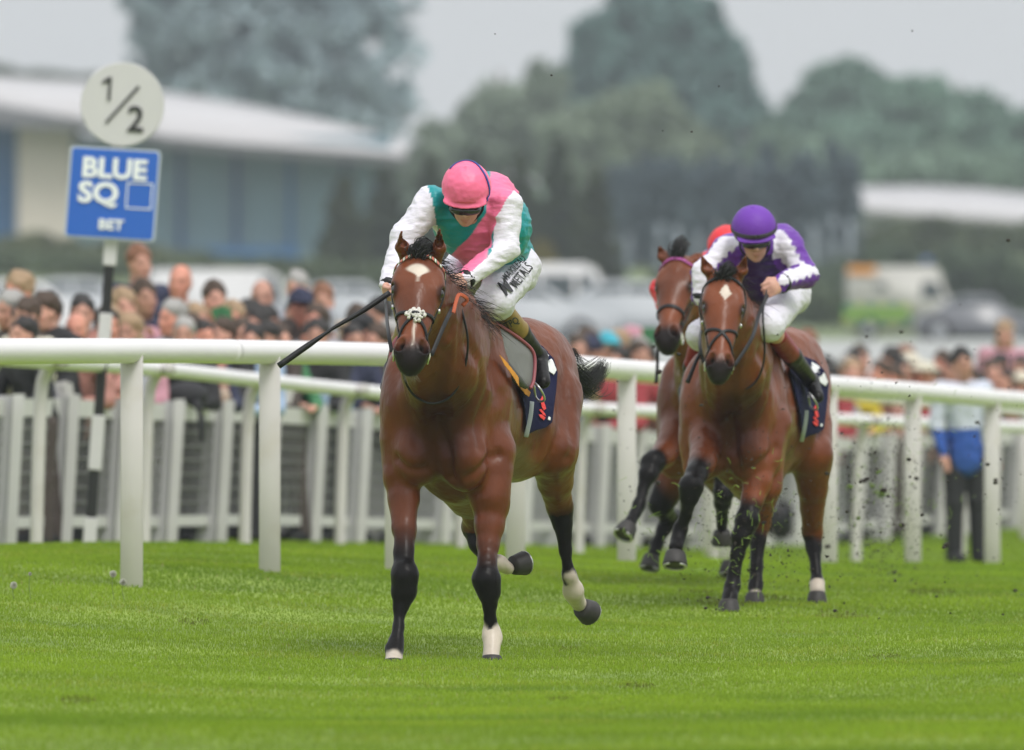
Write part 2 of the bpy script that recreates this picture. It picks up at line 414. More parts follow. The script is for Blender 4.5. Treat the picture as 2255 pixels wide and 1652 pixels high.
# ---------------------------------------------------------------- grass blades
HOOF = [((X-XC)*FPX/s/s/(FPX/s) if False else (X-XC)/s, FPX/s, r_) for X, s, r_ in ((1600, 418, .16), (1530, 405, .12), (1700, 412, .1), (880, 478, .05), (1250, 470, .05), (1850, 430, .12), (420, 455, .08), (1400, 520, .10), (170, 560, .07), (2050, 400, .15), (1230, 545, .06), (1950, 480, .07))]
def make_grass(name, x0f, y0, y1, dens, hgt, wid, seed, seg2=True):
    r = np.random.default_rng(seed)
    # sample by area in a widened view wedge
    half0, half1 = x0f*y0, x0f*y1; area = (half0+half1)*(y1-y0); n = int(area*dens)
    u = r.random(n); y = np.sqrt(y0**2+u*(y1**2-y0**2)); x = (r.random(n)*2-1)*x0f*y
    z = ground(x, y)-.003
    pn = np.stack([x, y*.8, 0*x], 1)
    nz = vnoise(pn, 1.1, 3); nz2 = vnoise(pn, 3.2, 4); tuft = vnoise(pn, 9, 11)
    h = hgt*(.75+.45*r.random(n)+.28*nz+.25*nz2+.12*np.maximum(tuft, 0)); w = wid*(.7+.6*r.random(n))
    a = r.random(n)*2*np.pi; lean = .25+.75*r.random(n); la = r.random(n)*2*np.pi
    ca, sa = np.cos(a), np.sin(a); lx, ly = np.cos(la)*lean*h*.7, np.sin(la)*lean*h*.7
    b = np.stack([x, y, z], 1); s = np.stack([ca*w/2, sa*w/2, 0*x], 1)
    mid = b+np.stack([lx*.35, ly*.35, h*.6], 1); tip = b+np.stack([lx, ly, h*(1-.25*lean)], 1)
    V = np.stack([b-s, b+s, mid-s*.8, mid+s*.8, tip], 1).reshape(-1, 3); k = np.arange(n)*5
    F = np.concatenate([np.stack([k, k+1, k+3], 1), np.stack([k, k+3, k+2], 1), np.stack([k+2, k+3, k+4], 1)])
    g1 = np.array([.175, .27, .026]); g2 = np.array([.265, .385, .034]); g3 = np.array([.34, .37, .06]); g4 = np.array([.085, .175, .03])
    t = np.clip(.5+.52*nz+.28*nz2+.22*(r.random(n)-.5), 0, 1)[:, None]
    c = g1*(1-t)+g2*t
    dk = sstep(.25, .8, vnoise(pn, .7, 9))[:, None]; c = c*(1-.34*dk)+g4*.34*dk
    ye = ((vnoise(pn, 1.6, 21) > .35) & (r.random(n) < .35))[:, None]; c = np.where(ye, c*.45+g3*.55, c)
    dry = (r.random(n) < .006)[:, None]; c = np.where(dry, np.array([.36, .31, .14]), c)
    c = c*(.88+.24*r.random(n))[:, None]
    for hx, hy, hr in HOOF: # trampled, soil-stained patches where hooves have struck
        q = np.sqrt(((x-hx)/hr)**2+((y-hy)/(hr*4))**2); m_ = (q < 1+.5*nz2) & (r.random(n) < .6); c[m_] = c[m_]*.35+np.array([.09, .065, .03])*.65
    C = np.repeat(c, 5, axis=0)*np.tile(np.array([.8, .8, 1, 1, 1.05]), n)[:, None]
    # scraped hoof marks: no blades, bare earth shows
    return V, F, C
M_grass = mat('grass_blades', attr=True, rough=.7, spec=.0)
def translucent(m, w):
    N = m.node_tree.nodes; L = m.node_tree.links; b = N['Principled BSDF']; t = N.new('ShaderNodeBsdfTranslucent'); x = N.new('ShaderNodeMixShader'); x.inputs[0].default_value = w
    at = [n for n in N if n.type == 'ATTRIBUTE'][0]; L.new(at.outputs['Color'], t.inputs['Color']); L.new(b.outputs[0], x.inputs[1]); L.new(t.outputs[0], x.inputs[2])
    L.new(x.outputs[0], N['Material Output'].inputs['Surface'])
translucent(M_grass, .35)
M_grass.node_tree.nodes['Principled BSDF'].inputs['Subsurface Weight'].default_value = 0
GV = []; GF = []; GC = []; nb = 0
for args in ((.078, 33, 44, 2900, .022, .0031, 1), (.078, 44, 58, 3000, .021, .0032, 2), (.078, 58, 76, 1500, .024, .005, 3), (.085, 76, 120, 330, .035, .012, 4)):
    V, F, C = make_grass('g', *args); GV.append(V); GF.append(F+nb); GC.append(C); nb += len(V)
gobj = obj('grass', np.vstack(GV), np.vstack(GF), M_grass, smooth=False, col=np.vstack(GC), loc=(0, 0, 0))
tag(gobj, 'short bright green turf of the racecourse with paler and darker patches', 'grass', kind='stuff')
del GV, GF, GC
# ---------------------------------------------------------------- rails
M_rail = mat('white_plastic', (.74, .725, .74), .38, var=.03, vscale=2, spec=.4)
M_post = mat('post_paint', (.53, .505, .50), .7, var=.06, vscale=3, dirt=((.42, .38, .30), 5, .35))
def rail_thing(name, label, posts, H, r, grp, pw=.115, swan=False, extra_pts=None, yr=None):
    """posts: list of (X, Yground, s, Yrail)"""
    B = [np.array([(X-XC)/s, FPX/s, HC-(Y-YH)/s]) for X, Y, s, R in posts]
    T = [np.array([(X-XC)/s, FPX/s, HC-(R-YH)/s]) for X, Y, s, R in posts]
    t = empty(name, B[0], label, 'rail', grp)
    path = spline([2*T[0]-T[1]]+T+[2*T[-1]-T[-2]], (len(T)+2)*10)
    off = np.array([0, -.19, 0]) if swan else np.zeros(3)
    m = MB(); m.tube(path+off, r, 20); m.build('rail', M_rail, t)
    # joints of the rail sections
    for q in range(9, len(path)-5, 20):
        j = MB(); pp = path[q:q+2]+off; dd = (pp[1]-pp[0])/np.linalg.norm(pp[1]-pp[0])
        j.tube([pp[0]-dd*.06, pp[0]+dd*.06], r*1.018, 20); j.build('joint_sleeve', M_rail, t)
    for i, (b, tp) in enumerate(zip(B, T)):
        m = MB()
        if swan:
            d = path[min(len(path)-1, (i+1)*10+12)]-path[(i+1)*10+8]; a = d/np.linalg.norm(d)
            pts = [b+np.array([-.06, .0, -.1]), b+np.array([-.05, 0, .4]), b+(tp-b)*.8+np.array([-.03, 0, 0]), b+(tp-b)*.93+np.array([.0, -.02, 0]), tp+np.array([.06, -.08, -.01]), tp+np.array([.13, -.15, 0.0])]
            m.tube(spline(pts, 26), .042, 12)
        else:
            m.box((b+tp)/2+np.array([0, 0, -.06]), (pw, .06, tp[2]-b[2]+.10), bev=.008)
        m.build('post', M_post, t)
    return t
main_posts = [(-60, 1300, 451, 774), (290, 1290, 429, 773), (594, 1268, 409, 776), (870, 1255, 391, 782), (1135, 1235, 374, 796), (1380, 1243, 358, 815),
              (1600, 1244, 343, 831), (1825, 1245, 330, 848), (2010, 1243, 317, 862), (2185, 1246, 305, 877), (2390, 1250, 293, 893)]
rail_thing('running_rail', 'thick white plastic running rail on broad flat posts directly beside the horses', main_posts, 1.2, .064, None)
swan = [(-20, 1206, 352, 788), (100, 1205, 345, 796), (336, 1205, 329, 812), (557, 1206, 315, 836), (766, 1208, 302, 858), (1030, 1218, 292, 884), (1290, 1230, 283, 900), (1590, 1238, 271, 912),
        (1900, 1244, 260, 926), (2130, 1240, 252, 936), (2380, 1238, 244, 946)]
rail_thing('hooped_rail', 'thinner white rail on curved swan-neck posts behind the running rail', swan, 1.15, .05, None, swan=True)
# ---------------------------------------------------------------- crowd fence
A0, A1 = np.array([-3.42, 75.9]), np.array([5.25, 116.5])
def fence_pt(t, back=0.0):
    p = A0+(A1-A0)*t; n = np.array([-(A1-A0)[1], (A1-A0)[0]]); n = n/np.linalg.norm(n); 
    p = p+n*back     # n points to the left/away from the track
    return p
M_fence = mat('fence_grey_paint', (.40, .395, .41), .75, var=.08, vscale=2)
M_fencew = mat('fence_white_paint', (.56, .55, .55), .7, var=.06, vscale=2)
M_wire = mat('galvanised_wire', (.22, .22, .22), .5, metal=.3)
fb = fence_pt(0); tf = empty('crowd_fence', (fb[0], fb[1], gz(*fb)), 'grey and white painted fence with wire mesh panels holding back the spectators', 'fence')
ts = np.arange(-.11, 1.16, .0362); tops = []
for i, t in enumerate(ts):
    p = fence_pt(t); g = gz(*p)
    m = MB()
    m.prism([(p[0]-.25, p[1], g-.1), (p[0]+.045, p[1], g-.1), (p[0]+.105, p[1], g+1.02), (p[0]-.175, p[1], g+1.02)], (0, .05, 0)); m.build('fin_post', M_fence, tf, smooth=False)
    m = MB(); m.prism([(p[0]+.05, p[1]-.03, g-.1), (p[0]+.12, p[1]-.03, g-.1), (p[0]+.185, p[1]-.03, g+1.03), (p[0]+.11, p[1]-.03, g+1.03)], (0, .05, 0)); m.build('white_edge', M_fencew, tf, smooth=False)
    tops.append((p[0], p[1], g))
tops = np.array(tops)
def strip(name, zlo, zhi, yoff, mt, xo=0.0, top=0.0):
    V = []; F = []
    for (x, y, g) in tops: V += [(x+xo+zlo*.06, y+yoff, g+zlo), (x+xo+zhi*.06, y+yoff, g+zhi), (x+xo+zhi*.06-.03, y+yoff+.12, g+zhi+top), (x+xo+zlo*.06, y+yoff+.05, g+zlo)]
    for i in range(len(tops)-1):
        for j in range(4): F.append((i*4+j, (i+1)*4+j, (i+1)*4+(j+1) % 4, i*4+(j+1) % 4))
    obj(name, V, F, mt, tf, smooth=False)
strip('top_rail', .88, 1.0, .03, M_fencew); strip('bottom_rail', .13, .205, .02, M_fencew)
m = MB()
for i in range(len(tops)-1):
    a, b = tops[i], tops[i+1]
    for k in range(7):
        z = .3+k*.1; m.tube([a+[.06*z, .06, z], b+[.06*z, .06, z]], .006, 4, cap=False)
    for k in range(30):
        q = a+(b-a)*((k+.5)/30); m.tube([q+[.01, .065, .2], q+[.055, .065, .92]], .0035, 3, cap=False)
m.build('wire_mesh', M_wire, tf)
# second crowd rail on the right, seen just under the running rail
cr = [(1560, 1215, 262, 843), (1790, 1215, 250, 862), (2000, 1214, 240, 884), (2255, 1212, 230, 906), (2500, 1210, 221, 925)]
rail_thing('far_rail', 'slim white rail just below the running rail at the right edge', cr, 1.15, .042, None, pw=.08)
# ---------------------------------------------------------------- striped distance post and its boards
M_black = mat('black_paint', (.012, .012, .013), .45); M_signw = mat('sign_white', (.56, .545, .56), .5, var=.03, vscale=3)
M_blue = mat('sign_blue', (.02, .115, .50), .35); M_blue2 = mat('sign_edge', (.50, .55, .62), .4); M_let = mat('lettering_white', (.82, .84, .86), .4); M_letk = mat('lettering_black', (.02, .02, .02), .5)
SGD = 74.2; Ssg = FPX/SGD
pb = P(196, 1212, SGD); top = P(252, 430, SGD)
psg = empty('distance_post', pb, 'black and white banded furlong post leaning slightly, carrying a round half board', 'post')
ax = (top-pb)/np.linalg.norm(top-pb); L = np.linalg.norm(top-pb)
def atY(Y): return pb+(top-pb)*((1212-Y)/(1212-430))
for (ya, yb2, mt, nm) in ((1220, 1140, M_signw, 'white_band'), (1140, 1035, M_black, 'black_band'), (1035, 915, M_signw, 'white_band'), (915, 790, M_black, 'black_band'), (790, 690, M_signw, 'white_band'), (690, 585, M_black, 'black_band'), (585, 200, M_signw, 'white_band')):
    m = MB(); w = .085 if mt is M_signw else .066
    c = (atY(ya)+atY(yb2))/2; ln = np.linalg.norm(atY(ya)-atY(yb2))
    a = math.atan2(ax[0], ax[2]); R = np.array([[math.cos(a), 0, math.sin(a)], [0, 1, 0], [-math.sin(a), 0, math.cos(a)]])
    m.box(c, (w, w*.8, ln), R, bev=.004); m.build(nm, mt, psg, smooth=False)
def text_mesh(s, size, bold=0.0, depth=.004, font=None):
    cu = bpy.data.curves.new('t', 'FONT'); cu.body = s; cu.size = size; cu.offset = bold; cu.extrude = depth; cu.align_x = 'CENTER'; cu.align_y = 'CENTER'; cu.resolution_u = 3
    o = bpy.data.objects.new('t', cu); SC.collection.objects.link(o); dg = bpy.context.evaluated_depsgraph_get(); dg.update()
    me = bpy.data.meshes.new_from_object(o.evaluated_get(dg)); V = np.array([v.co[:] for v in me.vertices]); F = [tuple(p.vertices) for p in me.polygons]
    bpy.data.objects.remove(o); bpy.data.curves.remove(cu); bpy.data.meshes.remove(me); return V, F
ra = math.radians(3.4); RX = np.array([math.cos(ra), 0, -math.sin(ra)]); RZ = np.array([math.sin(ra*1.25), 0, math.cos(ra*1.25)])
def on_board(c, V, front): return c+V[:, :1]*RX+V[:, 1:2]*RZ+np.array([0, -front, 0])-V[:, 2:3]*np.array([0, 1, 0])
dc = P(270, 230, SGD-.05)
m = MB(); m.lathe(dc, [(.001, 0), (.270, 0), (.274, .006), (.274, .018), (.270, .024), (.001, .024)], 56, axis=(0, -1, 0)); disc = m.build('round_board', M_signw, psg); auto_smooth(disc)
oc = P(238, 196, SGD-.05); m = MB(); q1 = np.array([(.000, .078, 0), (.020, .078, 0), (.020, -.078, 0), (.002, -.078, 0), (.002, .045, 0), (-.040, .030, 0), (-.040, .046, 0)]); m.prism(on_board(oc, q1, .03), (0, -.004, 0)); m.build('number', M_letk, psg, smooth=False)
for s_, X, Y, sz, sx in (('2', 299, 266, .225, 1.0),):
    V, F = text_mesh(s_, sz, .004); V[:, 0] *= sx; V[:, 1] *= 1.05
    obj('number', on_board(P(X, Y, SGD-.05), V, .03), F, M_letk, psg, smooth=False)
V, F = text_mesh('I', .26, .001); a, b = P(234, 271, SGD-.05), P(306, 191, SGD-.05); m = MB(); m.tube([a+[0, -.03, 0], b+[0, -.03, 0]], .0095, 4); m.build('slash', M_letk, psg, smooth=False)
bc = P(248, 427, SGD-.06)
def rrect(w, h, r, n=6):
    out = []
    for cx, cy, a0 in ((w/2-r, h/2-r, 0), (-w/2+r, h/2-r, 90), (-w/2+r, -h/2+r, 180), (w/2-r, -h/2+r, 270)):
        for k in range(n+1):
            t = math.radians(a0+90*k/n); out.append((cx+r*math.cos(t), cy+r*math.sin(t), 0))
    return np.array(out)
bd = empty('sponsor_board', bc-np.array([0, 0, .3]), 'square blue board with white lettering fixed under the round half board', 'sign')
def plate(name, w, h, r, f0, th, mt):
    q = on_board(bc, rrect(w, h, r), f0); m = MB(); m.prism(q, (0, -th, 0)); return m.build(name, mt, bd, smooth=False)
plate('board_edge', .592, .598, .03, .0, .02, M_blue2); plate('blue_face', .565, .572, .022, .021, .004, M_blue)
for s_, dx, dy, sz, bo, sx in (('BLUE', .0, .158, .178, .0065, 1.06), ('SQ', -.092, -.004, .185, .0065, 1.12), ('BET', .005, -.205, .092, .003, 1.08)):
    V, F = text_mesh(s_, sz, bo); V[:, 0] *= sx; V[:, 0] += dx; V[:, 1] += dy
    obj('lettering', on_board(bc, V, .031), F, M_let, bd, smooth=False)
m = MB()
for x0, x1, y0, y1 in ((.09, .26, .074, .082), (.09, .26, -.090, -.082), (.09, .098, -.082, .074), (.252, .26, -.082, .074)):
    q = on_board(bc, np.array([(x0, y0, 0), (x1, y0, 0), (x1, y1, 0), (x0, y1, 0)]), .026); m.prism(q, (0, -.004, 0))
m.build('square_outline', M_let, bd, smooth=False)
# ---------------------------------------------------------------- buildings far behind
def quad_box(name, mt, parent, X0, X1, Y0, Y1, d, depth, smooth=False, skew=0):
    a = P(X0, Y1, d); b = P(X1, Y0, d); m = MB()
    m.box(((a[0]+b[0])/2, d+depth/2, (a[2]+b[2])/2), (b[0]-a[0], depth, b[2]-a[2])); return m.build(name, mt, parent, smooth=smooth)
M_roof = mat('pale_metal_roof', (.45, .44, .45), .5, var=.05, vscale=.2); M_fascia = mat('grey_fascia', (.22, .22, .25), .6); M_tan = mat('buff_render', (.62, .57, .49), .85, var=.06, vscale=.3)
M_glass = mat('teal_glass', (.15, .24, .28), .35, spec=.35, var=.12, vscale=.15); M_mull = mat('blue_mullion', (.015, .06, .17), .5); M_bluew = mat('blue_cladding', (.03, .13, .30), .6)
BD = 520.
gp = P(300, 560, BD); bb = empty('pavilion', gp, 'long low building with sweeping pale roof, buff wall and blue framed glass behind the cars', 'building')
topl = [(-400, 165), (-100, 160), (0, 168), (180, 178), (365, 202), (520, 226), (700, 262), (820, 292), (880, 322), (895, 338)]
botl = [(-400, 190), (-100, 205), (0, 232), (180, 262), (365, 300), (520, 315), (700, 328), (820, 336), (880, 342), (895, 344)]
V = []; F = []
for (a, b) in zip(topl, botl):
    p = P(a[0], a[1], BD+14); q = P(b[0], b[1], BD-2.2); r2 = P(b[0], b[1]+12, BD-2.0); r3 = P(a[0], a[1]+14, BD+14)
    mid = (p+q)/2+np.array([0, 0, .35]); V += [p, mid, q, r2, r3]
for i in range(len(topl)-1):
    for j in range(5): F.append((i*5+j, (i+1)*5+j, (i+1)*5+(j+1) % 5, i*5+(j+1) % 5))
obj('roof', V, F, M_roof, bb)
V = []; F = []
for b in botl:
    q = P(b[0], b[1]+1, BD-2.3); r2 = P(b[0], b[1]+ (46 if b[0] < 120 else 24), BD-2.1); V += [q, r2, r2+[0, .4, 0], q+[0, .4, 0]]
for i in range(len(botl)-1):
    for j in range(4): F.append((i*4+j, (i+1)*4+j, (i+1)*4+(j+1) % 4, i*4+(j+1) % 4))
obj('fascia', V, F, M_fascia, bb, smooth=False)
quad_box('wall', M_tan, bb, 38, 160, 240, 620, BD, 12); quad_box('side_wall', M_bluew, bb, -400, 37, 250, 620, BD+1, 11)
gl = quad_box('glazing', M_glass, bb, 161, 860, 300, 640, BD+.6, 10)
for x in (397, 520, 639, 760): quad_box('mullion', M_mull if x not in (639,) else M_bluew, bb, x-5, x+6, 320, 620, BD+.2, .35)
quad_box('sill_band', M_bluew, bb, 400, 655, 545, 575, BD-.2, .3)
RBD = 600.
rb = empty('stable_block', P(2100, 600, RBD), 'low building with a flat pale roof among trees at the right', 'building')
V = []; F = []
for X, Ya, Yb in ((1875, 414, 440), (1905, 411, 452), (2020, 410, 462), (2150, 416, 470), (2255, 426, 478), (2600, 455, 500)):
    a, b = P(X, Ya, RBD+6), P(X, Yb, RBD-3); V += [a, b, b-[0, 0, .5], a-[0, 0, .5]]
for i in range(5):
    for j in range(4): F.append((i*4+j, (i+1)*4+j, (i+1)*4+(j+1) % 4, i*4+(j+1) % 4))
obj('roof', V, F, M_roof, rb)
quad_box('wall', mat('shaded_cladding', (.30, .32, .31), .8), rb, 1900, 2560, 480, 640, RBD, 6)
for x in (1960, 2080, 2200): quad_box('door', M_fascia, rb, x, x+40, 520, 600, RBD-.3, .28)
# ---------------------------------------------------------------- trees
M_bark = mat('bark', (.20, .18, .15), .9, var=.3, vscale=2)
def leafmat(name, c, v=.25): return mat(name, attr=True, rough=.7, spec=.2)
M_leaf = mat('foliage', attr=True, rough=.75, spec=.2); translucent(M_leaf, .3)
def tree(name, label, cat, d, lobes, color, n, size, trunk=None, group=None, seed=0, bark=None, dens_noise=.0):
    """lobes: (X,Y,rx,ry) in photo pixels at distance d"""
    r = np.random.default_rng(seed); s = FPX/d
    X0 = np.mean([l[0] for l in lobes]); x0 = (X0-XC)/s; g = gz(x0, d)
    t = empty(name, (x0, d, g), label, cat, group)
    C = []; K = []; lobes = list(lobes); l0 = list(lobes)
    if len(l0) > 3 and name != 'conifer':
        for (X, Y, rx, ry) in l0:
            for q in range(6):
                a = r.uniform(-.4, math.pi+.4); k_ = r.uniform(.16, .42); lobes.append((X+rx*math.cos(a)*.9, Y-ry*math.sin(a)*.9, rx*k_, ry*k_*1.1))
    ar = np.array([l[2]*l[3] for l in lobes], float); cnt = np.maximum((n*ar/ar.sum()).astype(int), 60)
    for (X, Y, rx, ry), k in zip(lobes, cnt):
        c = P(X, Y, d); u = r.normal(size=(k, 3)); u /= np.linalg.norm(u, axis=1)[:, None]; rad = r.random(k)**.45
        p = c+u*rad[:, None]*np.array([rx/s, max(rx, ry)*.8/s, ry/s]); C.append(p)
    C = np.vstack(C); nz = vnoise(C, 5/max(l[2]/s for l in lobes), seed+1); nz = nz*.7+.5*vnoise(C, 12/max(l[2]/s for l in lobes), seed+9); C = C[nz > -.38+dens_noise]; nz = nz[nz > -.38+dens_noise]; k = len(C)
    C[:, 2] = np.maximum(C[:, 2], g+.3)
    a = r.normal(size=(k, 3)); a /= np.linalg.norm(a, axis=1)[:, None]; b = np.cross(a, r.normal(size=(k, 3))); b /= np.linalg.norm(b, axis=1)[:, None]
    sz = (size*(.6+.8*r.random(k)))[:, None]; V = np.stack([C-a*sz, C-b*sz*.6, C+a*sz, C+b*sz*.6], 1).reshape(-1, 3)
    F = np.arange(k*4).reshape(-1, 4)
    cl = np.array(color)*(1+.24*vnoise(C, 2.2/max(l[2]/s for l in lobes)*2, seed+5)[:, None]+.15*(r.random(k)-.5)[:, None])
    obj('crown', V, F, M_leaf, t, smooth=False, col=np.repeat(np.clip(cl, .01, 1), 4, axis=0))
    m = MB(); tr = trunk or .35; ztop = max(c[2] for c in [P(l[0], l[1], d) for l in lobes])
    m.tube(spline([(x0, d, g-.3), (x0+.1, d, g+(ztop-g)*.4), (x0-.1, d+.2, g+(ztop-g)*.75), (x0+.1, d, ztop)], 12), np.linspace(tr, tr*.25, 12), 8)
    for l in lobes[:8]:
        q = P(l[0], l[1], d); m.tube(spline([(x0, d, g+(ztop-g)*.3), ((x0*2+q[0])/3, d+.5, (g+(ztop-g)*.45+q[2])/2), q], 8), np.linspace(tr*.45, tr*.08, 8), 6)
    m.build('trunk', bark or M_bark, t)
    return t
TG = 'trees beyond the car park'
tree('broadleaf_tree', 'very large hazy grey-green tree rising above the pavilion roof', 'tree', 680, [(590, 60, 240, 150), (420, 60, 140, 120), (760, 130, 140, 160), (560, 200, 230, 120), (820, 60, 90, 110), (350, 0, 90, 90), (500, -70, 190, 90), (700, -60, 170, 90), (840, 240, 80, 80), (330, 110, 60, 60), (700, 280, 180, 60)], (.35, .44, .47), 19000, .46, .45, TG, 1, dens_noise=.30)  # far crowns from here on: haze put into the leaf colour, paler and bluer
tree('broadleaf_tree', 'tallest rounded dark tree standing above the middle of the tree line', 'tree', 720, [(1440, 80, 150, 105), (1460, 180, 200, 120), (1340, 130, 90, 80), (1580, 150, 80, 90), (1480, 260, 230, 90), (1600, 260, 90, 90), (1300, 200, 70, 60), (1440, 10, 90, 50)], (.14, .24, .22), 22000, .45, .5, TG, 2)
tree('broadleaf_tree', 'olive green rounded tree in front of the tallest dark tree', 'tree', 640, [(1400, 290, 120, 95), (1330, 340, 130, 80), (1480, 350, 100, 80), (1420, 400, 200, 60)], (.23, .29, .20), 14000, .4, .4, TG, 3)
tree('broadleaf_tree', 'pale loose tree left of the tallest tree, above the pink cap', 'tree', 650, [(1110, 260, 90, 75), (1030, 330, 110, 60), (1190, 210, 55, 60), (1200, 310, 90, 80), (960, 370, 90, 60)], (.25, .31, .23), 12000, .4, .4, TG, 4, dens_noise=.05)
tree('broadleaf_tree', 'round topped tree, highest of those at the right', 'tree', 700, [(1870, 190, 85, 55), (1830, 230, 80, 60), (1900, 260, 110, 70), (1800, 300, 120, 80)], (.18, .28, .22), 10000, .42, .4, TG, 5)
tree('broadleaf_tree', 'broad tree sloping down toward the right edge', 'tree', 690, [(2020, 235, 95, 60), (2080, 290, 120, 70), (1950, 330, 140, 80), (2200, 330, 110, 60), (2260, 290, 100, 55), (2150, 250, 60, 45)], (.19, .30, .23), 15000, .42, .4, TG, 6)
tree('broadleaf_tree', 'low light green trees right above the flat pale roof', 'tree', 660, [(1750, 370, 110, 70), (1900, 390, 140, 50), (2060, 385, 140, 45), (2220, 395, 120, 45), (2400, 380, 120, 60)], (.20, .29, .21), 13000, .4, .35, TG, 7)
tree('broadleaf_tree', 'green shrubby trees in front of the flat roofed building', 'tree', 540, [(2010, 540, 110, 55), (2150, 560, 120, 60), (1930, 580, 90, 50), (2260, 560, 90, 60), (2080, 640, 200, 50), (2230, 640, 100, 60)], (.10, .13, .06), 9000, .3, .3, TG, 8)
tree('hedge_tree', 'thin pale green hedge line showing over the roof at top left', 'hedge', 760, [(60, 175, 110, 18), (-60, 165, 110, 24), (180, 180, 100, 16)], (.10, .13, .08), 2500, .35, .2, None, 9)
CG = 'dark conifers behind the leading rider'
for i, (X, w, yt, yb2, dd) in enumerate(((760, 75, 395, 650, 478), (850, 80, 375, 650, 486), (950, 80, 350, 650, 480), (1040, 80, 340, 650, 488), (1150, 75, 350, 650, 482), (1230, 80, 320, 660, 478), (1310, 70, 380, 670, 474))):
    lob = []; n_ = 6
    for k in range(n_):
        f = k/(n_-1); lob.append((X+random.uniform(-6, 6), yt+22+(yb2-yt-40)*f, w*(.25+.85*f**.8), (yb2-yt)/n_*.75))
    tree('conifer', ['broad dark conifer nearest the glass wall', 'dark conifer second from the glass wall', 'dark conifer just left of the pink cap', 'dark conifer directly behind the pink cap', 'dark conifer just right of the pink silks', 'tallest dark conifer between the two riders', 'dark conifer next to the row of pale trunks'][i], 'conifer', dd, lob, (.050, .070, .036) if i % 2 else (.062, .082, .038), 4200, .22, .25, CG, 20+i)
M_pale = mat('pale_bark', (.26, .30, .33), .8, var=.15, vscale=2)
PGp = 'tall narrow trees with pale trunks'
NTL = ['nearest the dark conifers', 'second from the dark conifers', 'third from the dark conifers', 'left of the hidden horse head', 'above the hidden horse head', 'left of the red cap', 'directly above the red cap', 'left of the purple cap',
       'directly behind the purple cap', 'just right of the purple cap', 'above the purple sleeve', 'right of the purple sleeve', 'third from the ambulance', 'second from the ambulance', 'nearest the flat roofed building']
for i in range(15):
    X = 1345+i*38+random.uniform(-8, 8); yt = 330+random.uniform(0, 55)+(10 if i < 3 else 0); dd = 500+random.uniform(-12, 12)
    lob = [(X, yt+45, 20, 50), (X+4, yt+110, 26, 50), (X-3, yt+170, 25, 45), (X, yt+230, 22, 55), (X, yt+285, 16, 40)]
    tt = tree('narrow_tree', 'slender grey-green tree in the close row of pale trunks, '+NTL[i], 'tree', dd, lob, (.11, .155, .175), 1400, .22, .3, PGp, 50+i)
    s = FPX/dd; a = P(X, yt+140, dd-1.6); b = P(X, 660, dd-1.6); m = MB(); m.tube([b, a], [.16, .1], 8); m.build('trunk', M_pale, tt)
tree('hedge_tree', 'low green bank of bushes below the pale trunks', 'hedge', 465, [(1500, 668, 200, 30), (1750, 672, 160, 30), (1300, 665, 120, 30), (1010, 650, 130, 24), (860, 648, 90, 26)], (.09, .12, .05), 5000, .2, .1, None, 80)
tree('hedge_tree', 'olive bushes at the foot of the buff wall', 'hedge', 500, [(60, 550, 130, 32), (230, 560, 110, 28), (-100, 560, 130, 30), (360, 575, 110, 26)], (.13, .15, .07), 5000, .2, .1, None, 81)
tree('shrub', 'yellow-green shrub below the pink silks at right', 'shrub', 440, [(1195, 570, 28, 40), (1190, 610, 30, 30)], (.22, .19, .05), 900, .15, .1, None, 82)

tree('hedge_tree', 'grey-green bushes rising behind the ambulance', 'hedge', 452, [(1850, 640, 120, 60), (1980, 610, 120, 55), (2110, 620, 110, 60), (2230, 620, 110, 65), (2360, 620, 110, 65), (2000, 680, 180, 45), (2200, 690, 160, 40)], (.10, .14, .085), 9000, .22, .2, None, 83)
tree('hedge_tree', 'dark green bushes left of the ambulance', 'hedge', 440, [(1440, 680, 110, 40), (1560, 690, 120, 36), (1700, 690, 120, 36), (1820, 690, 90, 34), (1480, 640, 70, 30)], (.08, .11, .05), 6000, .2, .15, None, 84)
tree('hedge_tree', 'olive bank of bushes behind the white van', 'hedge', 430, [(420, 590, 120, 30), (560, 600, 120, 30), (700, 600, 120, 32), (820, 610, 120, 30), (-60, 575, 160, 26), (100, 580, 160, 24), (260, 590, 100, 24)], (.12, .155, .09), 6000, .2, .12, None, 85)

rw = np.random.default_rng(5); k = 26000; C = np.stack([rw.uniform(-230, 230, k), rw.uniform(775, 800, k), rw.random(k)], 1); C[:, 2] = 9.5+C[:, 2]*(7.5+2.5*vnoise(np.stack([C[:, 0], 0*C[:, 0], 0*C[:, 0]], 1), .07, 3))
a = rw.normal(size=(k, 3)); b = np.cross(a, rw.normal(size=(k, 3))); a /= np.linalg.norm(a, axis=1)[:, None]; b /= np.linalg.norm(b, axis=1)[:, None]
V = np.stack([C-a*.9, C-b*.7, C+a*.9, C+b*.7], 1).reshape(-1, 3); cl = np.array([.15, .21, .15])*(1+.25*vnoise(C, .15, 4)[:, None])
tag(obj('distant_wood', V, np.arange(k*4).reshape(-1, 4), M_leaf, smooth=False, col=np.repeat(cl, 4, axis=0), loc=(0, 0, 0)), 'low hazy belt of distant woodland along the horizon', 'wood', kind='stuff')
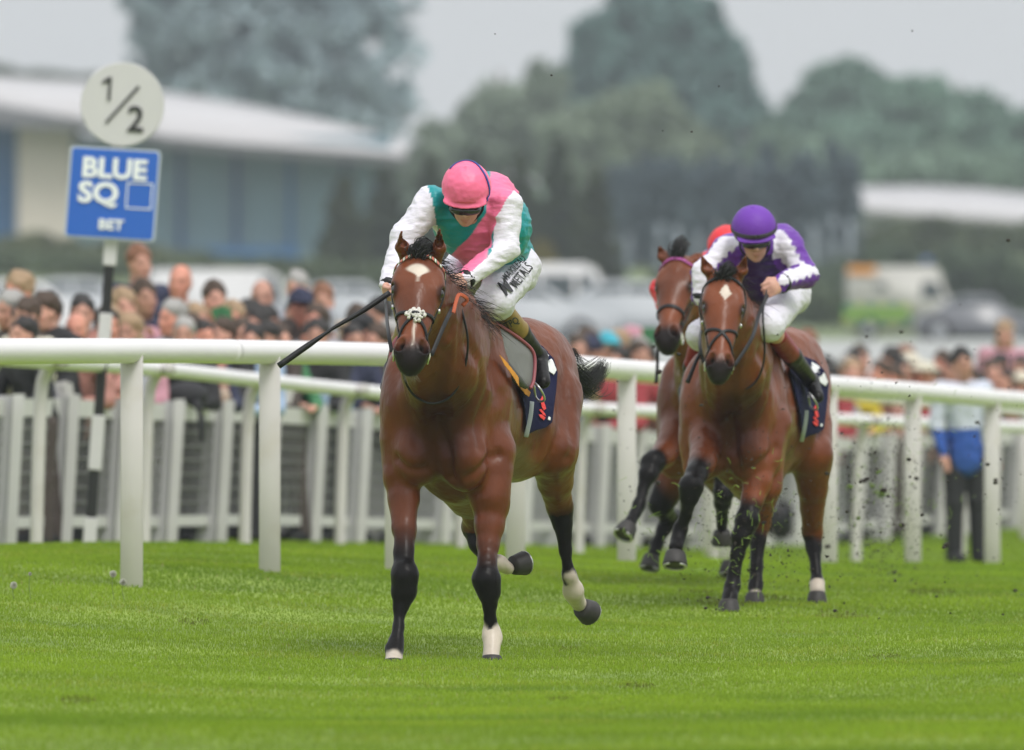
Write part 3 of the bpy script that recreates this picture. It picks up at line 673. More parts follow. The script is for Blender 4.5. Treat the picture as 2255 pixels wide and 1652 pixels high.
# ---------------------------------------------------------------- horses
BROWN = np.array([.132, .033, .0088]); BROWN_D = np.array([.062, .018, .009]); BLK = np.array([.008, .007, .007]); WHT = np.array([.52, .45, .38]); MUZ = np.array([.016, .012, .012])
def coat_mat(name):
    m = mat(name, attr=True, rough=.33, spec=.34, var=.26, vscale=5, bump=.5, bscale=14, aniso=(1.6, 1.6, .8))
    b = m.node_tree.nodes['Principled BSDF']; N = m.node_tree.nodes; L = m.node_tree.links; at = [n for n in N if n.type == 'ATTRIBUTE'][0]; bw = N.new('ShaderNodeRGBToBW'); sr = N.new('ShaderNodeMapRange')
    sr.inputs['From Min'].default_value = .008; sr.inputs['From Max'].default_value = .045; sr.inputs['To Min'].default_value = .10; sr.inputs['To Max'].default_value = .27   # black points are matt, the body coat shines
    L.new(at.outputs['Color'], bw.inputs[0]); L.new(bw.outputs[0], sr.inputs['Value']); L.new(sr.outputs[0], b.inputs['Specular IOR Level'])
    b.inputs['Sheen Weight'].default_value = .0; b.inputs['Sheen Roughness'].default_value = .35; b.inputs['Sheen Tint'].default_value = (.9, .8, .75, 1)
    return m
M_coat = coat_mat('bay_coat')
M_hair = mat('black_hair', (.010, .009, .009), .45, spec=.5)
M_hoof = mat('hoof', (.025, .022, .020), .6, var=.3, vscale=30); M_eye = mat('eye', (.006, .004, .003), .06, spec=.8)
M_shoe = mat('alloy_shoe', (.5, .5, .5), .35, metal=.8)
M_leath = mat('black_leather', (.010, .010, .011), .45, spec=.3); M_steel = mat('steel_bit', (.55, .55, .53), .25, metal=.9)
def frame(origin, u, n):
    """u: down the face, n: outward from the face; w lateral (to view right)"""
    u = np.array(u, float); u /= np.linalg.norm(u); n = np.array(n, float); n -= u*(n @ u); n /= np.linalg.norm(n); w = np.cross(u, n)
    if w[0] < 0: w = -w
    return np.array(origin, float), u, w, n
GROOVES = [  # (line on the trunk, depth, width)
    ([(1010, 760, -.35), (1020, 850, -.15), (1012, 930, -.2)], .014, .035), ([(968, 930, -.2), (968, 1000, -.2), (972, 1075, -.15)], .028, .032),
    ([(1050, 800, -.05), (1062, 900, -.08), (1056, 985, -.1)], .012, .03), ([(915, 830, -.1), (905, 910, -.1), (915, 975, -.12)], .012, .03),
    ([(865, 1010, -.05), (895, 1035, -.1), (945, 1040, -.12)], .014, .022), ([(1030, 1050, -.12), (1080, 1030, -.1), (1115, 1000, .0)], .014, .024),
    ([(1120, 780, .3), (1140, 880, .3), (1130, 980, .25)], .012, .04), ([(1168, 800, 1.1), (1180, 900, 1.0), (1172, 980, 1.0)], .022, .06),
    ([(1225, 800, 1.4), (1240, 900, 1.3), (1235, 1000, 1.2)], .010, .03), ([(1250, 850, 1.7), (1262, 950, 1.7), (1255, 1040, 1.6)], .008, .025),
    ([(960, 690, -.5), (935, 800, -.4), (930, 880, -.2)], -.012, .03), ([(990, 740, -.5), (985, 840, -.35), (1000, 920, -.2)], -.010, .025)]
def horse(name, label, S):
    """S: dict with mapping, chains, head frame"""
    d0 = S['d0']; mapf = S['map']; sc = S.get('sc', 1.0); h = S['h']
    J = lambda X, Y, dd: P(X, Y, d0+dd)
    B = lambda X, Y, dd: J(*mapf(X, Y), dd*sc)
    th = math.radians(S.get('yaw', 13)); LAT = np.array([math.cos(th), -math.sin(th), 0]); LEN = np.array([math.sin(th), math.cos(th), 0]); UP = np.array([0, 0, 1.]); AX = [LAT, LEN, UP]
    O, u, w, n = S['head']; HL = S.get('hs', 1.0)
    WF = lambda a: S.get('wide', 1.0)*np.interp(a, [.2, .40], [1.0, .86]); H = lambda a, b, c: O+HL*(u*a+w*b*WF(a)+n*c)
    chains = {k: [(J(X, Y, dd), r) for X, Y, dd, r in v] for k, v in S['legs'].items()}
    allp = np.array([p for c in chains.values() for p, r in c]+[H(0, 0, .1), H(.65, .15, .1), H(.65, -.15, .1), H(-.2, 0, 0), B(975, 900, -.1), B(1150, 850, 2.05), B(1280, 800, 1.6), B(838, 930, .1)])
    F = Field(allp.min(0)-.12, allp.max(0)+.12, h)
    HD = Field(*(lambda q: (q.min(0)-.14, q.max(0)+.14))(np.array([H(-.22, 0, 0), H(.66, .12, .08), H(.66, -.12, -.3), H(.1, -.15, -.3), H(-.2, .14, .05)])), h*.62)
    E = lambda c, r, k=.08, axes=AX, op='add': F.ell(B(*c), np.array(r)*sc, axes, k, op)
    C = lambda a, b, ra, rb, k=.08, op='add', sq=None: F.cone(B(*a), B(*b), ra*sc, rb*sc, k, op, sq)
    # trunk
    E((995, 930, .22), (.225, .33, .31)); E((1012, 900, .55), (.265, .45, .345)); E((1048, 905, .98), (.285, .52, .325), .1)
    E((1120, 852, 1.45), (.25, .45, .275), .1); E((1095, 870, 1.6), (.15, .32, .30)); E((1205, 868, 1.55), (.145, .33, .31), .06)
    E((1040, 735, .35), (.10, .40, .13), .1); E((1150, 770, 1.55), (.14, .40, .15), .08)
    E((1135, 950, 1.2), (.20, .3, .24), .1)
    # shoulders, pectorals, arms
    E((1068, 880, .22), (.125, .20, .34), .05); E((893, 910, .16), (.115, .19, .32), .05)
    E((922, 1000, .02), (.115, .13, .15), .04); E((1018, 1005, -.02), (.12, .13, .16), .04); E((968, 900, .02), (.10, .12, .20), .06)
    C((885, 980, .12), (885, 1050, .08), .088, .08, .06); C((1085, 990, .15), (1080, 1095, .10), .10, .088, .06)
    C((1010, 1035, .25), (1040, 1080, .55), .15, .13, .1)
    C((905, 850, .0), (945, 990, -.06), .03, .02, .03); C((1045, 850, -.02), (1010, 990, -.08), .03, .02, .03)
    # neck
    nk = [H(.06, 0, -.13), H(.22, 0, -.28)]
    F.cone(H(.02, 0, -.09), B(990, 690, -.22), .085, .115*sc, .08); F.cone(B(990, 690, -.22), B(1040, 735, .25), .115*sc, .115*sc, .08)
    F.cone(H(.14, 0, -.20), B(972, 800, -.22), .10, .165*sc, .08); F.cone(B(972, 800, -.22), B(975, 900, .08), .165*sc, .21*sc, .08)
    F.cone(H(.10, 0, -.16), B(1000, 770, -.05), .095, .16*sc, .08)
    # windpipe and muscle lines of the neck
    F.cone(H(.28, -.02, -.24), B(945, 900, -.16), .05, .055*sc, .04); C((1000, 780, -.30), (1052, 860, -.02), .05, .06, .05)
    # legs: cross-sections deeper than wide
    for k, c in chains.items():
        F.chain(c, .022)
        if k.startswith('f'):   # knee and fetlock knobs
            kn = c[S.get('knee', {}).get(k, 5)]; F.ell(kn[0]+np.array([0, -.012, 0]), (kn[1]*1.06, kn[1]*1.02, kn[1]*1.1), None, .03)
        else:
            hk = c[S.get('hock', 3)]; 
            if k in S.get('hockpt', {}): F.cone(hk[0], J(*S['hockpt'][k]), hk[1]*.8, .022, .04)
    # head (built finer, joined to the neck in the same surface)
    def head(G):
        q = lambda c, r, k=.03, op='add': G.ell(H(*c), np.array(r)*HL*np.array([1, WF(c[0]), 1]), [u, w, n], k, op)
        cq = lambda a, b, ra, rb, k=.03, op='add': G.cone(H(*a), H(*b), ra*HL, rb*HL, k, op)
        q((.07, 0, -.085), (.13, .088, .10)); q((.17, 0, -.055), (.14, .094, .058), .04)
        for s in (-1, 1):
            q((.185, s*.088, -.045), (.048, .026, .03), .03); q((.15, s*.07, -.03), (.05, .03, .025), .03)
            q((.19, s*.040, -.14), (.115, .036, .105), .04); cq((.23, s*.078, -.07), (.38, s*.046, -.058), .018, .012, .025)
            q((.11, s*.075, -.07), (.06, .03, .06), .03)
        cq((.20, 0, -.062), (.49, 0, -.052), .072, .044, .05); cq((.22, 0, -.11), (.52, 0, -.10), .075, .055, .05)
        cq((.24, 0, -.22), (.50, 0, -.13), .06, .036, .05)
        q((.545, 0, -.085), (.078, .076, .072), .04); q((.585, 0, -.088), (.046, .056, .044), .03); q((.590, 0, -.116), (.034, .044, .028), .025)
        for s in (-1, 1):
            q((.535, s*.052, -.050), (.052, .036, .044), .025); cq((.495, s*.040, -.03), (.56, s*.058, -.035), .014, .012, .015)
            cq((.518, s*.058, -.016), (.556, s*.052, -.05), .021, .022, .014, 'sub'); q((.536, s*.058, -.020), (.032, .018, .022), .012, 'sub')
            q((.200, s*.106, -.036), (.026, .017, .020), .012, 'sub')        # eye socket
            cq((.30, s*.085, -.12), (.44, s*.07, -.10), .012, .01, .04, 'sub')
            cq((.19, s*.085, -.026), (.215, s*.092, -.028), .008, .006, .02)
        cq((.606, -.05, -.112), (.606, .05, -.112), .004, .004, .012, 'sub')
        for s, k in ((-1, 'earL'), (1, 'earR')):
            tip = S.get(k); b = H(-.015, s*.058, -.075); 
            if tip is None: continue
            tp = J(*tip); ea = (tp-b)/np.linalg.norm(tp-b); LE = np.linalg.norm(tp-b); mid = b+ea*LE*.42+w*s*.010*HL
            G.cone(b, mid,     .030*HL, .033*HL, .02, sq=(n, .75)); G.cone(mid, tp-ea*.005, .033*HL, .006, .01, sq=(n, .75))
            of = n*.033*HL; G.cone(b+of+ea*LE*.30, mid+of, .008*HL, .020*HL, .006, 'sub'); G.cone(mid+of, tp+n*.013-ea*.03, .020*HL, .004, .005, 'sub')
    head(F); 
    V, Q = F.mesh()
    # refine the head: rebuild that part on a finer grid, fields joined
    Z = np.stack(np.meshgrid(*[HD.lo[i]+np.arange(HD.n[i])*HD.h for i in range(3)], indexing='ij'), -1).reshape(-1, 3)
    # sample the neck/trunk field without head detail, then add head primitives
    F2 = Field(F.lo, F.lo+(F.n-1)*h, h); F2.F = F.F
    base = Field(HD.lo, HD.lo+(HD.n-1)*HD.h, HD.h)
    G = base; G.cone(H(.02, 0, -.09), B(990, 690, -.22), .085, .115*sc, .08); G.cone(H(.14, 0, -.20), B(972, 800, -.22), .10, .165*sc, .08); G.cone(H(.10, 0, -.16), B(1000, 770, -.05), .095, .16*sc, .08)
    G.cone(H(.28, -.02, -.24), B(945, 900, -.16), .05, .055*sc, .04); head(G)
    # blend fine head surface in by snapping coarse surface: use fine mesh where inside the head box
    inh = lambda V: ((V-O) @ u > -.2*HL) & ((V-O) @ u < .72*HL) & ((V-O) @ n > -.21*HL) & (np.abs((V-O) @ w) < .2*HL)
    V1, Q1 = G.mesh(); k1 = inh(V1); Q1 = Q1[k1[Q1].all(1)]
    k0 = ((V-O) @ u > -.2*HL) & ((V-O) @ u < .72*HL) & ((V-O) @ n > -.19*HL) & (np.abs((V-O) @ w) < .2*HL)
    V = V.copy(); keep = Q[~k0[Q].all(1)]
    V[k0] -= F.grad(V[k0])*.0025
    n0 = len(V)
    V = displace(V, F, [(.0060, 8), (.0035, 17), (.0012, 45)], 3)
    N_ = F.grad(V)
    for pts, a, sg in GROOVES:
        ln, _ = F.snap(spline([B(*q) for q in pts], 22), 0.0); dm = np.full(len(V), 9.)
        for q in ln: dm = np.minimum(dm, ((V-q)**2).sum(1))
        V = V-N_*(1.1*a*sc*np.exp(-dm/(sg*sc)**2))[:, None]
    VV = np.vstack([V, V1]); QQ = np.vstack([keep, Q1+n0])
    used = np.unique(QQ); rm = np.full(len(VV), -1); rm[used] = np.arange(len(used)); VV = VV[used]; QQ = rm[QQ]
    # ------------ coat colour
    A = (VV-O) @ u/HL; Bw = (VV-O) @ w/HL/WF(A); Cn = (VV-O) @ n/HL
    ishead = (A > -.25) & (A < .75) & (np.abs(Bw) < .2) & (Cn > -.3) & (Cn < .15)
    col = np.tile(BROWN*S.get('tone', 1), (len(VV), 1)); nzz = vnoise(VV, 4, 8)+.5*vnoise(VV, 11, 9)
    dark = sstep(.1, .9, nzz*.5+.35)*.45; col = col*(1-dark[:, None])+BROWN_D*dark[:, None]
    # dark brown chest underside and neck front, with shade put into the coat
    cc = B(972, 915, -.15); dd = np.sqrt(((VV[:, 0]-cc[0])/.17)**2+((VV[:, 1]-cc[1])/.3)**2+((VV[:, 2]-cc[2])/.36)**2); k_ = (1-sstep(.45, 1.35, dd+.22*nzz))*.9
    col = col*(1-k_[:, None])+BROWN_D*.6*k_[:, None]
    for kx, c in chains.items():
        dr, t = chain_param(VV, c); m = (dr < 1.9) & ~ishead
        tk, full = S['black'][kx]; f = sstep(tk, full, t+.35*nzz)*(1-sstep(1.5, 1.9, dr)); f[~m] = 0
        col = col*(1-f[:, None])+BLK*f[:, None]
        if kx in S['sock']:
            t0 = S['sock'][kx]; f = sstep(t0-.2, t0+.2, t+.5*vnoise(VV, 28, 14)+.2*nzz)*m; col = col*(1-f[:, None])+WHT*np.array([1, 1, 1])*f[:, None]
    hm = sstep(.43, .56, A+.03*nzz)*ishead; col = col*(1-hm[:, None])+MUZ*hm[:, None]
    hm = sstep(.30, .46, A)*ishead*.28; col = col*(1-hm[:, None])+(BROWN*1.5)*hm[:, None]*(1-sstep(.48, .55, A))[:, None]+col*hm[:, None]*sstep(.48, .55, A)[:, None]
    for s in (-1, 1):   # dark skin round the eyes and inside the nostrils
        e = np.sqrt(((A-.200)/.046)**2+((Bw-s*.094)/.032)**2+((Cn+.042)/.045)**2); f = (1-sstep(.6, 1.15, e))*ishead*.85; col = col*(1-f[:, None])+BLK*f[:, None]
        e = np.sqrt(((A-.538)/.03)**2+((Bw-s*.05)/.022)**2+((Cn+.03)/.035)**2); f = (1-sstep(.7, 1.0, e))*ishead; col = col*(1-f[:, None])+BLK*.4*f[:, None]
    for fn in S.get('marks', []):
        f = fn(A, Bw, Cn, nzz)*ishead; col = col*(1-f[:, None])+WHT*f[:, None]
    if 'belly' in S:
        cc = B(*S['belly']); dd = np.sqrt(((VV[:, 0]-cc[0])/.14)**2+((VV[:, 1]-cc[1])/.6)**2+((VV[:, 2]-cc[2])/.14)**2); f = (1-sstep(.5, 1.1, dd))*.5; col = col*(1-f[:, None])+np.array([.26, .17, .10])*f[:, None]
    g = B(985, 1400, .6); g[2] = gz(g[0], g[1]); root = empty(name, g, label, 'horse', S.get('group'))
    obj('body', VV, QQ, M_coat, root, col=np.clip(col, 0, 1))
    for s in (-1, 1):
        m = MB(); m.ellipsoid(H(.200, s*.0925, -.040), np.array([u*.025, w*s*.019, n*.021])*HL, 18, 12); m.build('eye', M_eye, root)
    # hooves
    for (X, Y, dd, ang, r) in S['hooves']:
        c = J(X, Y, dd); a = np.array(ang, float); a /= np.linalg.norm(a)   # a: from coronet toward the ground surface
        m = MB(); m.lathe(c, [(r*.72, -.035), (r*.80, -.025), (r, .035), (r*.98, .042), (r*.6, .040)], 18, axis=a); ho = m.build('hoof', M_hoof, root)
        m = MB(); t = np.linspace(.5, 5.8, 16); uu = np.cross(a, [1, 0, .1]); uu /= np.linalg.norm(uu); vv = np.cross(a, uu)
        m.tube([c+a*.045+.86*r*(math.cos(x)*uu+math.sin(x)*vv) for x in t], .007, 6); m.build('shoe', M_shoe, ho)
    S.update(J=J, B=B, H=H, F=F, G=G, root=root, chains=chains)
    return S
# ---- leading horse
m1 = lambda X, Y: (X, Y)
def star(A, B, C, nz):   # ragged   # broad star on the forehead, stripe trickling below, white spot over the nose
    e = np.sqrt(((A-.122)/.042)**2+((B+.002)/(.052*(1-.75*sstep(.10, .155, A))))**2); f = 1-sstep(.70, 1.15, e+.45*nz)
    g = (1-sstep(.003, .010, np.abs(B+.004)+.006*nz))*(A > .13)*(A < .19)*.6
    g2 = (1-sstep(.0, .006, np.abs(B+.002+.006*nz)-.004*(1-sstep(.44, .54, A))))*(A > .36)*(A < .54)
    return np.clip(np.maximum(f, g*.8+g2*.9), 0, 1)*(C > -.06)
H1O = P(927, 553, 51.28); H1u = P(905, 812, 51.0)-H1O; H1u = H1u/np.linalg.norm(H1u)
tl = math.radians(40); H1u = np.array([H1u[0], -math.sin(tl), -math.cos(tl)])
H1 = dict(d0=52., map=m1, h=.0115, head=frame(P(928, 556, 51.3), H1u+np.array([-.0, 0, 0]), (0.03, -1, .3)), hs=1.0, wide=1.08, group='racehorses at full gallop',
    earL=(884, 509, -.78), earR=(968, 503, -.78),
    legs={'fR': [(895, 985, .15, .10), (888, 1045, .08, .082), (890, 1100, .04, .070), (890, 1165, -.02, .053), (890, 1215, -.07, .043), (891, 1266, -.12, .056), (888, 1303, -.12, .053), (883, 1336, -.13, .034), (877, 1380, -.16, .027), (873, 1412, -.19, .032), (869, 1430, -.22, .040), (867, 1446, -.26, .036), (866, 1462, -.30, .040)],
          'fL': [(1085, 1010, .18, .10), (1082, 1110, .12, .080), (1078, 1160, .08, .066), (1075, 1200, .05, .050), (1072, 1235, .0, .042), (1070, 1276, -.02, .058), (1076, 1305, -.02, .052), (1079, 1332, .0, .033), (1080, 1362, .02, .027), (1082, 1388, .04, .035), (1083, 1405, .03, .043), (1083, 1425, .0, .034), (1083, 1454, -.04, .042)],
          'hL': [(1212, 880, 1.45, .16), (1213, 990, 1.25, .125), (1222, 1060, 1.45, .082), (1232, 1118, 1.60, .055), (1237, 1150, 1.60, .045), (1246, 1215, 1.62, .030), (1254, 1268, 1.65, .030), (1262, 1302, 1.70, .042), (1274, 1328, 1.82, .036)],
          'hR': [(1095, 900, 1.6, .16), (1055, 1040, 1.3, .13), (1050, 1110, 1.30, .075), (1045, 1160, 1.45, .055), (1052, 1200, 1.40, .040), (1072, 1232, 1.35, .032), (1098, 1240, 1.38, .038), (1118, 1252, 1.42, .034)]},
    hockpt={'hL': (1212, 1108, 1.72), 'hR': (1035, 1140, 1.55)},
    black={'fR': (1.9, 4.6), 'fL': (2.0, 4.6), 'hL': (2.4, 3.1), 'hR': (2.4, 3.1)}, sock={'fL': 8.6, 'hL': 6.1, 'hR': 5.3, 'fR': 10.7},
    hooves=[(866, 1470, -.33, (0, -.3, -1), .058), (1083, 1461, -.06, (0, -.2, -1), .058), (1289, 1344, 1.86, (.55, .75, -.35), .062), (1141, 1243, 1.46, (.75, .6, .15), .058)],
    marks=[star], belly=(1120, 1030, .9))
H1 = horse('racehorse', 'leading bay racehorse with a white star, galloping nearest the camera', H1)
# ---- second horse
A2 = .885
m2 = lambda X, Y: (1618+(X-975)*(A2 if X < 975 else .64), 925+(Y-925)*A2-4)
def diamond(A, B, C, nz): return ((np.abs(A-.125)/.052+np.abs(B-.004)/.034) < 1+.06*nz)*.95*(C > -.06)
tl = math.radians(33)
H2 = dict(d0=59., map=m2, h=.0125, sc=.99, head=frame(P(1598, 604, 58.3), (-.06, -math.sin(tl), -math.cos(tl)), (0.06, -1, .3)), hs=.96, group='racehorses at full gallop', tone=1.25,
    earL=(1545, 562, -.72), earR=(1643, 562, -.72),
    legs={'fR': [(1560, 920, .1, .10), (1556, 975, -.05, .088), (1545, 1020, -.25, .070), (1533, 1045, -.38, .056), (1523, 1072, -.46, .056), (1519, 1096, -.46, .048), (1511, 1135, -.40, .030), (1499, 1165, -.36, .036), (1493, 1186, -.38, .034), (1489, 1204, -.42, .042)],
          'fL': [(1695, 930, .15, .11), (1680, 1010, .05, .090), (1668, 1060, -.02, .070), (1655, 1105, -.06, .056), (1645, 1145, -.10, .054), (1634, 1180, -.12, .050), (1624, 1220, -.12, .034), (1617, 1258, -.12, .030), (1613, 1292, -.13, .040), (1608, 1315, -.18, .034), (1606, 1328, -.20, .042)],
          'hL': [(1765, 880, 1.45, .15), (1785, 1000, 1.2, .12), (1790, 1075, 1.32, .078), (1789, 1170, 1.50, .054), (1791, 1205, 1.48, .042), (1796, 1252, 1.42, .028), (1799, 1284, 1.38, .036), (1800, 1302, 1.34, .040)],
          'hR': [(1690, 900, 1.4, .15), (1690, 1010, 1.0, .12), (1683, 1080, 1.05, .078), (1672, 1150, 1.2, .052), (1668, 1190, 1.18, .040), (1665, 1250, 1.12, .030), (1664, 1290, 1.08, .036), (1663, 1310, 1.04, .034)]},
    knee={'fL': 4, 'fR': 4}, hockpt={'hL': (1782, 1158, 1.64), 'hR': (1675, 1140, 1.34)},
    black={'fR': (1.8, 2.8), 'fL': (2.6, 3.7), 'hL': (3.0, 3.8), 'hR': (3.2, 4.0)}, sock={'hL': 5.75, 'hR': 6.7},
    hooves=[(1487, 1229, -.45, (-.05, -.35, -1), .066), (1605, 1337, -.22, (0, -.3, -1), .062), (1799, 1318, 1.3, (0, -.2, -1), .058), (1662, 1320, 1.0, (0, -.2, -1), .058)],
    marks=[diamond], belly=(1120, 1030, .9))
H2 = horse('racehorse', 'second bay racehorse with a small white diamond on its forehead, under the rider in purple', H2)
# ---- third horse, mostly hidden
A3 = .83
m3 = lambda X, Y: (1560+(X-975)*(A3 if X < 975 else .60), 925+(Y-925)*A3-6)
tl = math.radians(39)
H3 = dict(d0=63., map=m3, h=.0145, sc=.99, head=frame(P(1489, 566, 62.2), (-.13, -math.sin(tl), -math.cos(tl)), (-.28, -1, .3)), hs=.96, group='racehorses at full gallop', tone=1.0,
    earL=(1450, 540, -.75), earR=(1549, 556, -.75),
    legs={'fR': [(1500, 900, .1, .11), (1487, 960, -.05, .092), (1462, 1000, -.2, .070), (1437, 1020, -.32, .058), (1428, 1045, -.38, .050), (1415, 1080, -.42, .032), (1407, 1110, -.46, .038), (1398, 1132, -.5, .034), (1388, 1150, -.55, .040)],
          'fL': [(1610, 900, .15, .10), (1596, 990, .05, .07), (1592, 1040, .0, .048), (1592, 1085, -.05, .048), (1590, 1105, .0, .046), (1590, 1140, .1, .032), (1590, 1160, .15, .036)],
          'hL': [(1660, 880, 1.4, .15), (1660, 1000, 1.3, .11), (1662, 1090, 1.4, .07), (1640, 1150, 1.5, .05), (1628, 1200, 1.5, .036), (1618, 1235, 1.45, .034)],
          'hR': [(1560, 900, 1.4, .15), (1500, 1020, 1.2, .12), (1455, 1110, 1.2, .070), (1475, 1140, 1.45, .050), (1462, 1165, 1.42, .040), (1448, 1195, 1.38, .030), (1440, 1218, 1.35, .034)]},
    knee={'fL': 3, 'fR': 3}, hockpt={'hR': (1487, 1135, 1.6)},
    black={'fR': (1.9, 2.7), 'fL': (.6, 1.4), 'hL': (2.4, 3.0), 'hR': (1.3, 1.9)}, sock={},
    hooves=[(1380, 1166, -.6, (-.45, -.5, -.75), .062), (1590, 1182, .16, (0, .3, -1), .060), (1606, 1250, 1.4, (-.1, -.3, -1), .058), (1433, 1236, 1.3, (-.2, -.3, -1), .058)], marks=[])
H3 = horse('racehorse', 'bay racehorse half hidden beside the diamond marked one, wearing a purple and pink browband', H3)
# ---- manes, forelocks, tails
def blowhair(name, S, roots, dirs, n, ln, r0=.0035, spread=.05, seed=1, curl=.04, jit=.012):
    rr = random.Random(seed); roots = spline(roots, 40); dirs = spline(dirs, 40)
    def f(i):
        q = rr.randrange(40); a = roots[q]+np.array([rr.gauss(0, jit) for _ in range(3)]); d = dirs[q]/np.linalg.norm(dirs[q])
        d = d+np.array([rr.gauss(0, .22) for _ in range(3)]); L = ln*rr.uniform(.55, 1.15); g = np.array([rr.gauss(0, curl) for _ in range(3)])
        t = np.linspace(0, 1, 9)[:, None]; up = np.array([0, 0, .035]); return a+d*t*L+up*np.sin(t*math.pi)*L*2+g*np.sin(t*math.pi*1.6)*L*1.2+np.array([0, 0, -.35*L])*t**2
    V, F = hair(f, n, r0=r0, tip=.15); return obj(name, V, F, M_hair, S['root'])
def bundle(name, S, path, width, n, r0=.004, seed=1, fray=.3, flat=None):
    """thick lock of hair following a path, spreading at the tip"""
    rr = random.Random(seed); path = spline(path, 14); width = np.interp(np.linspace(0, 1, 14), np.linspace(0, 1, len(width)), width)
    def f(i):
        o = np.array([rr.gauss(0, .5) for _ in range(3)]); 
        if flat is not None: o = o-np.array(flat)*(o @ np.array(flat))*.6
        e = rr.uniform(.62, 1.0); k = max(6, int(14*e)); w2 = np.array([rr.gauss(0, fray) for _ in range(3)])
        t = np.linspace(0, 1, 14)[:k]; return path[:k]+o*width[:k, None]+w2*(t**2.2)[:, None]*width[:k, None]
    V, F = hair(f, n, r0=r0, tip=.2); return obj(name, V, F, M_hair, S['root'])
for S, n_, dx in ((H1, 1.0, 0), (H2, .8, 0), (H3, .6, 0)):
    H, B, J = S['H'], S['B'], S['J']
    # forelock tuft standing between the ears and falling on the poll
    bundle('forelock', S, [H(.028, -.014, .004), H(.010, -.010, .022), H(-.012, .004, .018), H(-.032, .03, -.012), H(-.03, .07, -.05)] if S is not H3 else [H(.0, .0, .0), H(-.05, .01, .02), H(-.10, .02, .0), H(-.12, .03, -.05)], [.022, .036, .038, .032, .02], int(520*n_), .0034, 3, .12)
    # mane down the crest blowing to view right
    cr = [H(-.03, .02, -.12), B(985, 640, -.35), B(1010, 680, -.12), B(1035, 700, .05)]
    blowhair('mane', S, cr, [(1, -.1, .25), (1, -.2, .05), (1, -.1, -.1), (.9, .2, -.2)], int(330*n_), .135, .003, seed=5, jit=.016)
bundle('tail', H1, [H1['J'](1226, 778, 1.93), H1['J'](1242, 812, 2.1), H1['J'](1272, 848, 2.2), H1['J'](1306, 834, 2.25), H1['J'](1336, 786, 2.28)], [.02, .045, .062, .06, .02], 760, .0032, 11, .16)
rr = random.Random(4)
def wisp(i):
    a = H1['J'](1236+rr.uniform(-6, 8), 790+rr.uniform(-6, 20), 2.0); hgt = rr.uniform(4, 22); b = H1['J'](1258+rr.uniform(-8, 8), 788-hgt, 2.05); c = H1['J'](1285+rr.uniform(-14, 14), 800+rr.uniform(-6, 25), 2.1)
    return spline([a, b, c], 9)
V, F = hair(wisp, 60, r0=.0018); obj('tail_wisp', V, F, M_hair, H1['root'])
bundle('tail', H2, [H2['B'](1195, 800, 1.98), H2['B'](1200, 880, 2.15), H2['B'](1180, 960, 2.2), H2['B'](1170, 1020, 2.2)], [.03, .05, .06, .03], 200, .005, 12, .5)
bundle('tail', H3, [H3['B'](1190, 780, 1.98), H3['B'](1200, 860, 2.15), H3['B'](1180, 940, 2.2)], [.03, .05, .04], 120, .005, 13, .5)
# chin whiskers of the leading horse
def whisk(i):
    a = H1['H'](.61+rr.uniform(-.02, .02), rr.uniform(-.035, .035), -.13+rr.uniform(-.02, .02)); d = np.array([rr.gauss(.3, .6), rr.gauss(-.1, .3), -1]); d /= np.linalg.norm(d)
    return a+d*np.linspace(0, rr.uniform(.015, .04), 5)[:, None]
V, F = hair(whisk, 60, r0=.0011); obj('whiskers', V, F, mat('pale_whisker', (.25, .22, .18), .6), H1['root'])
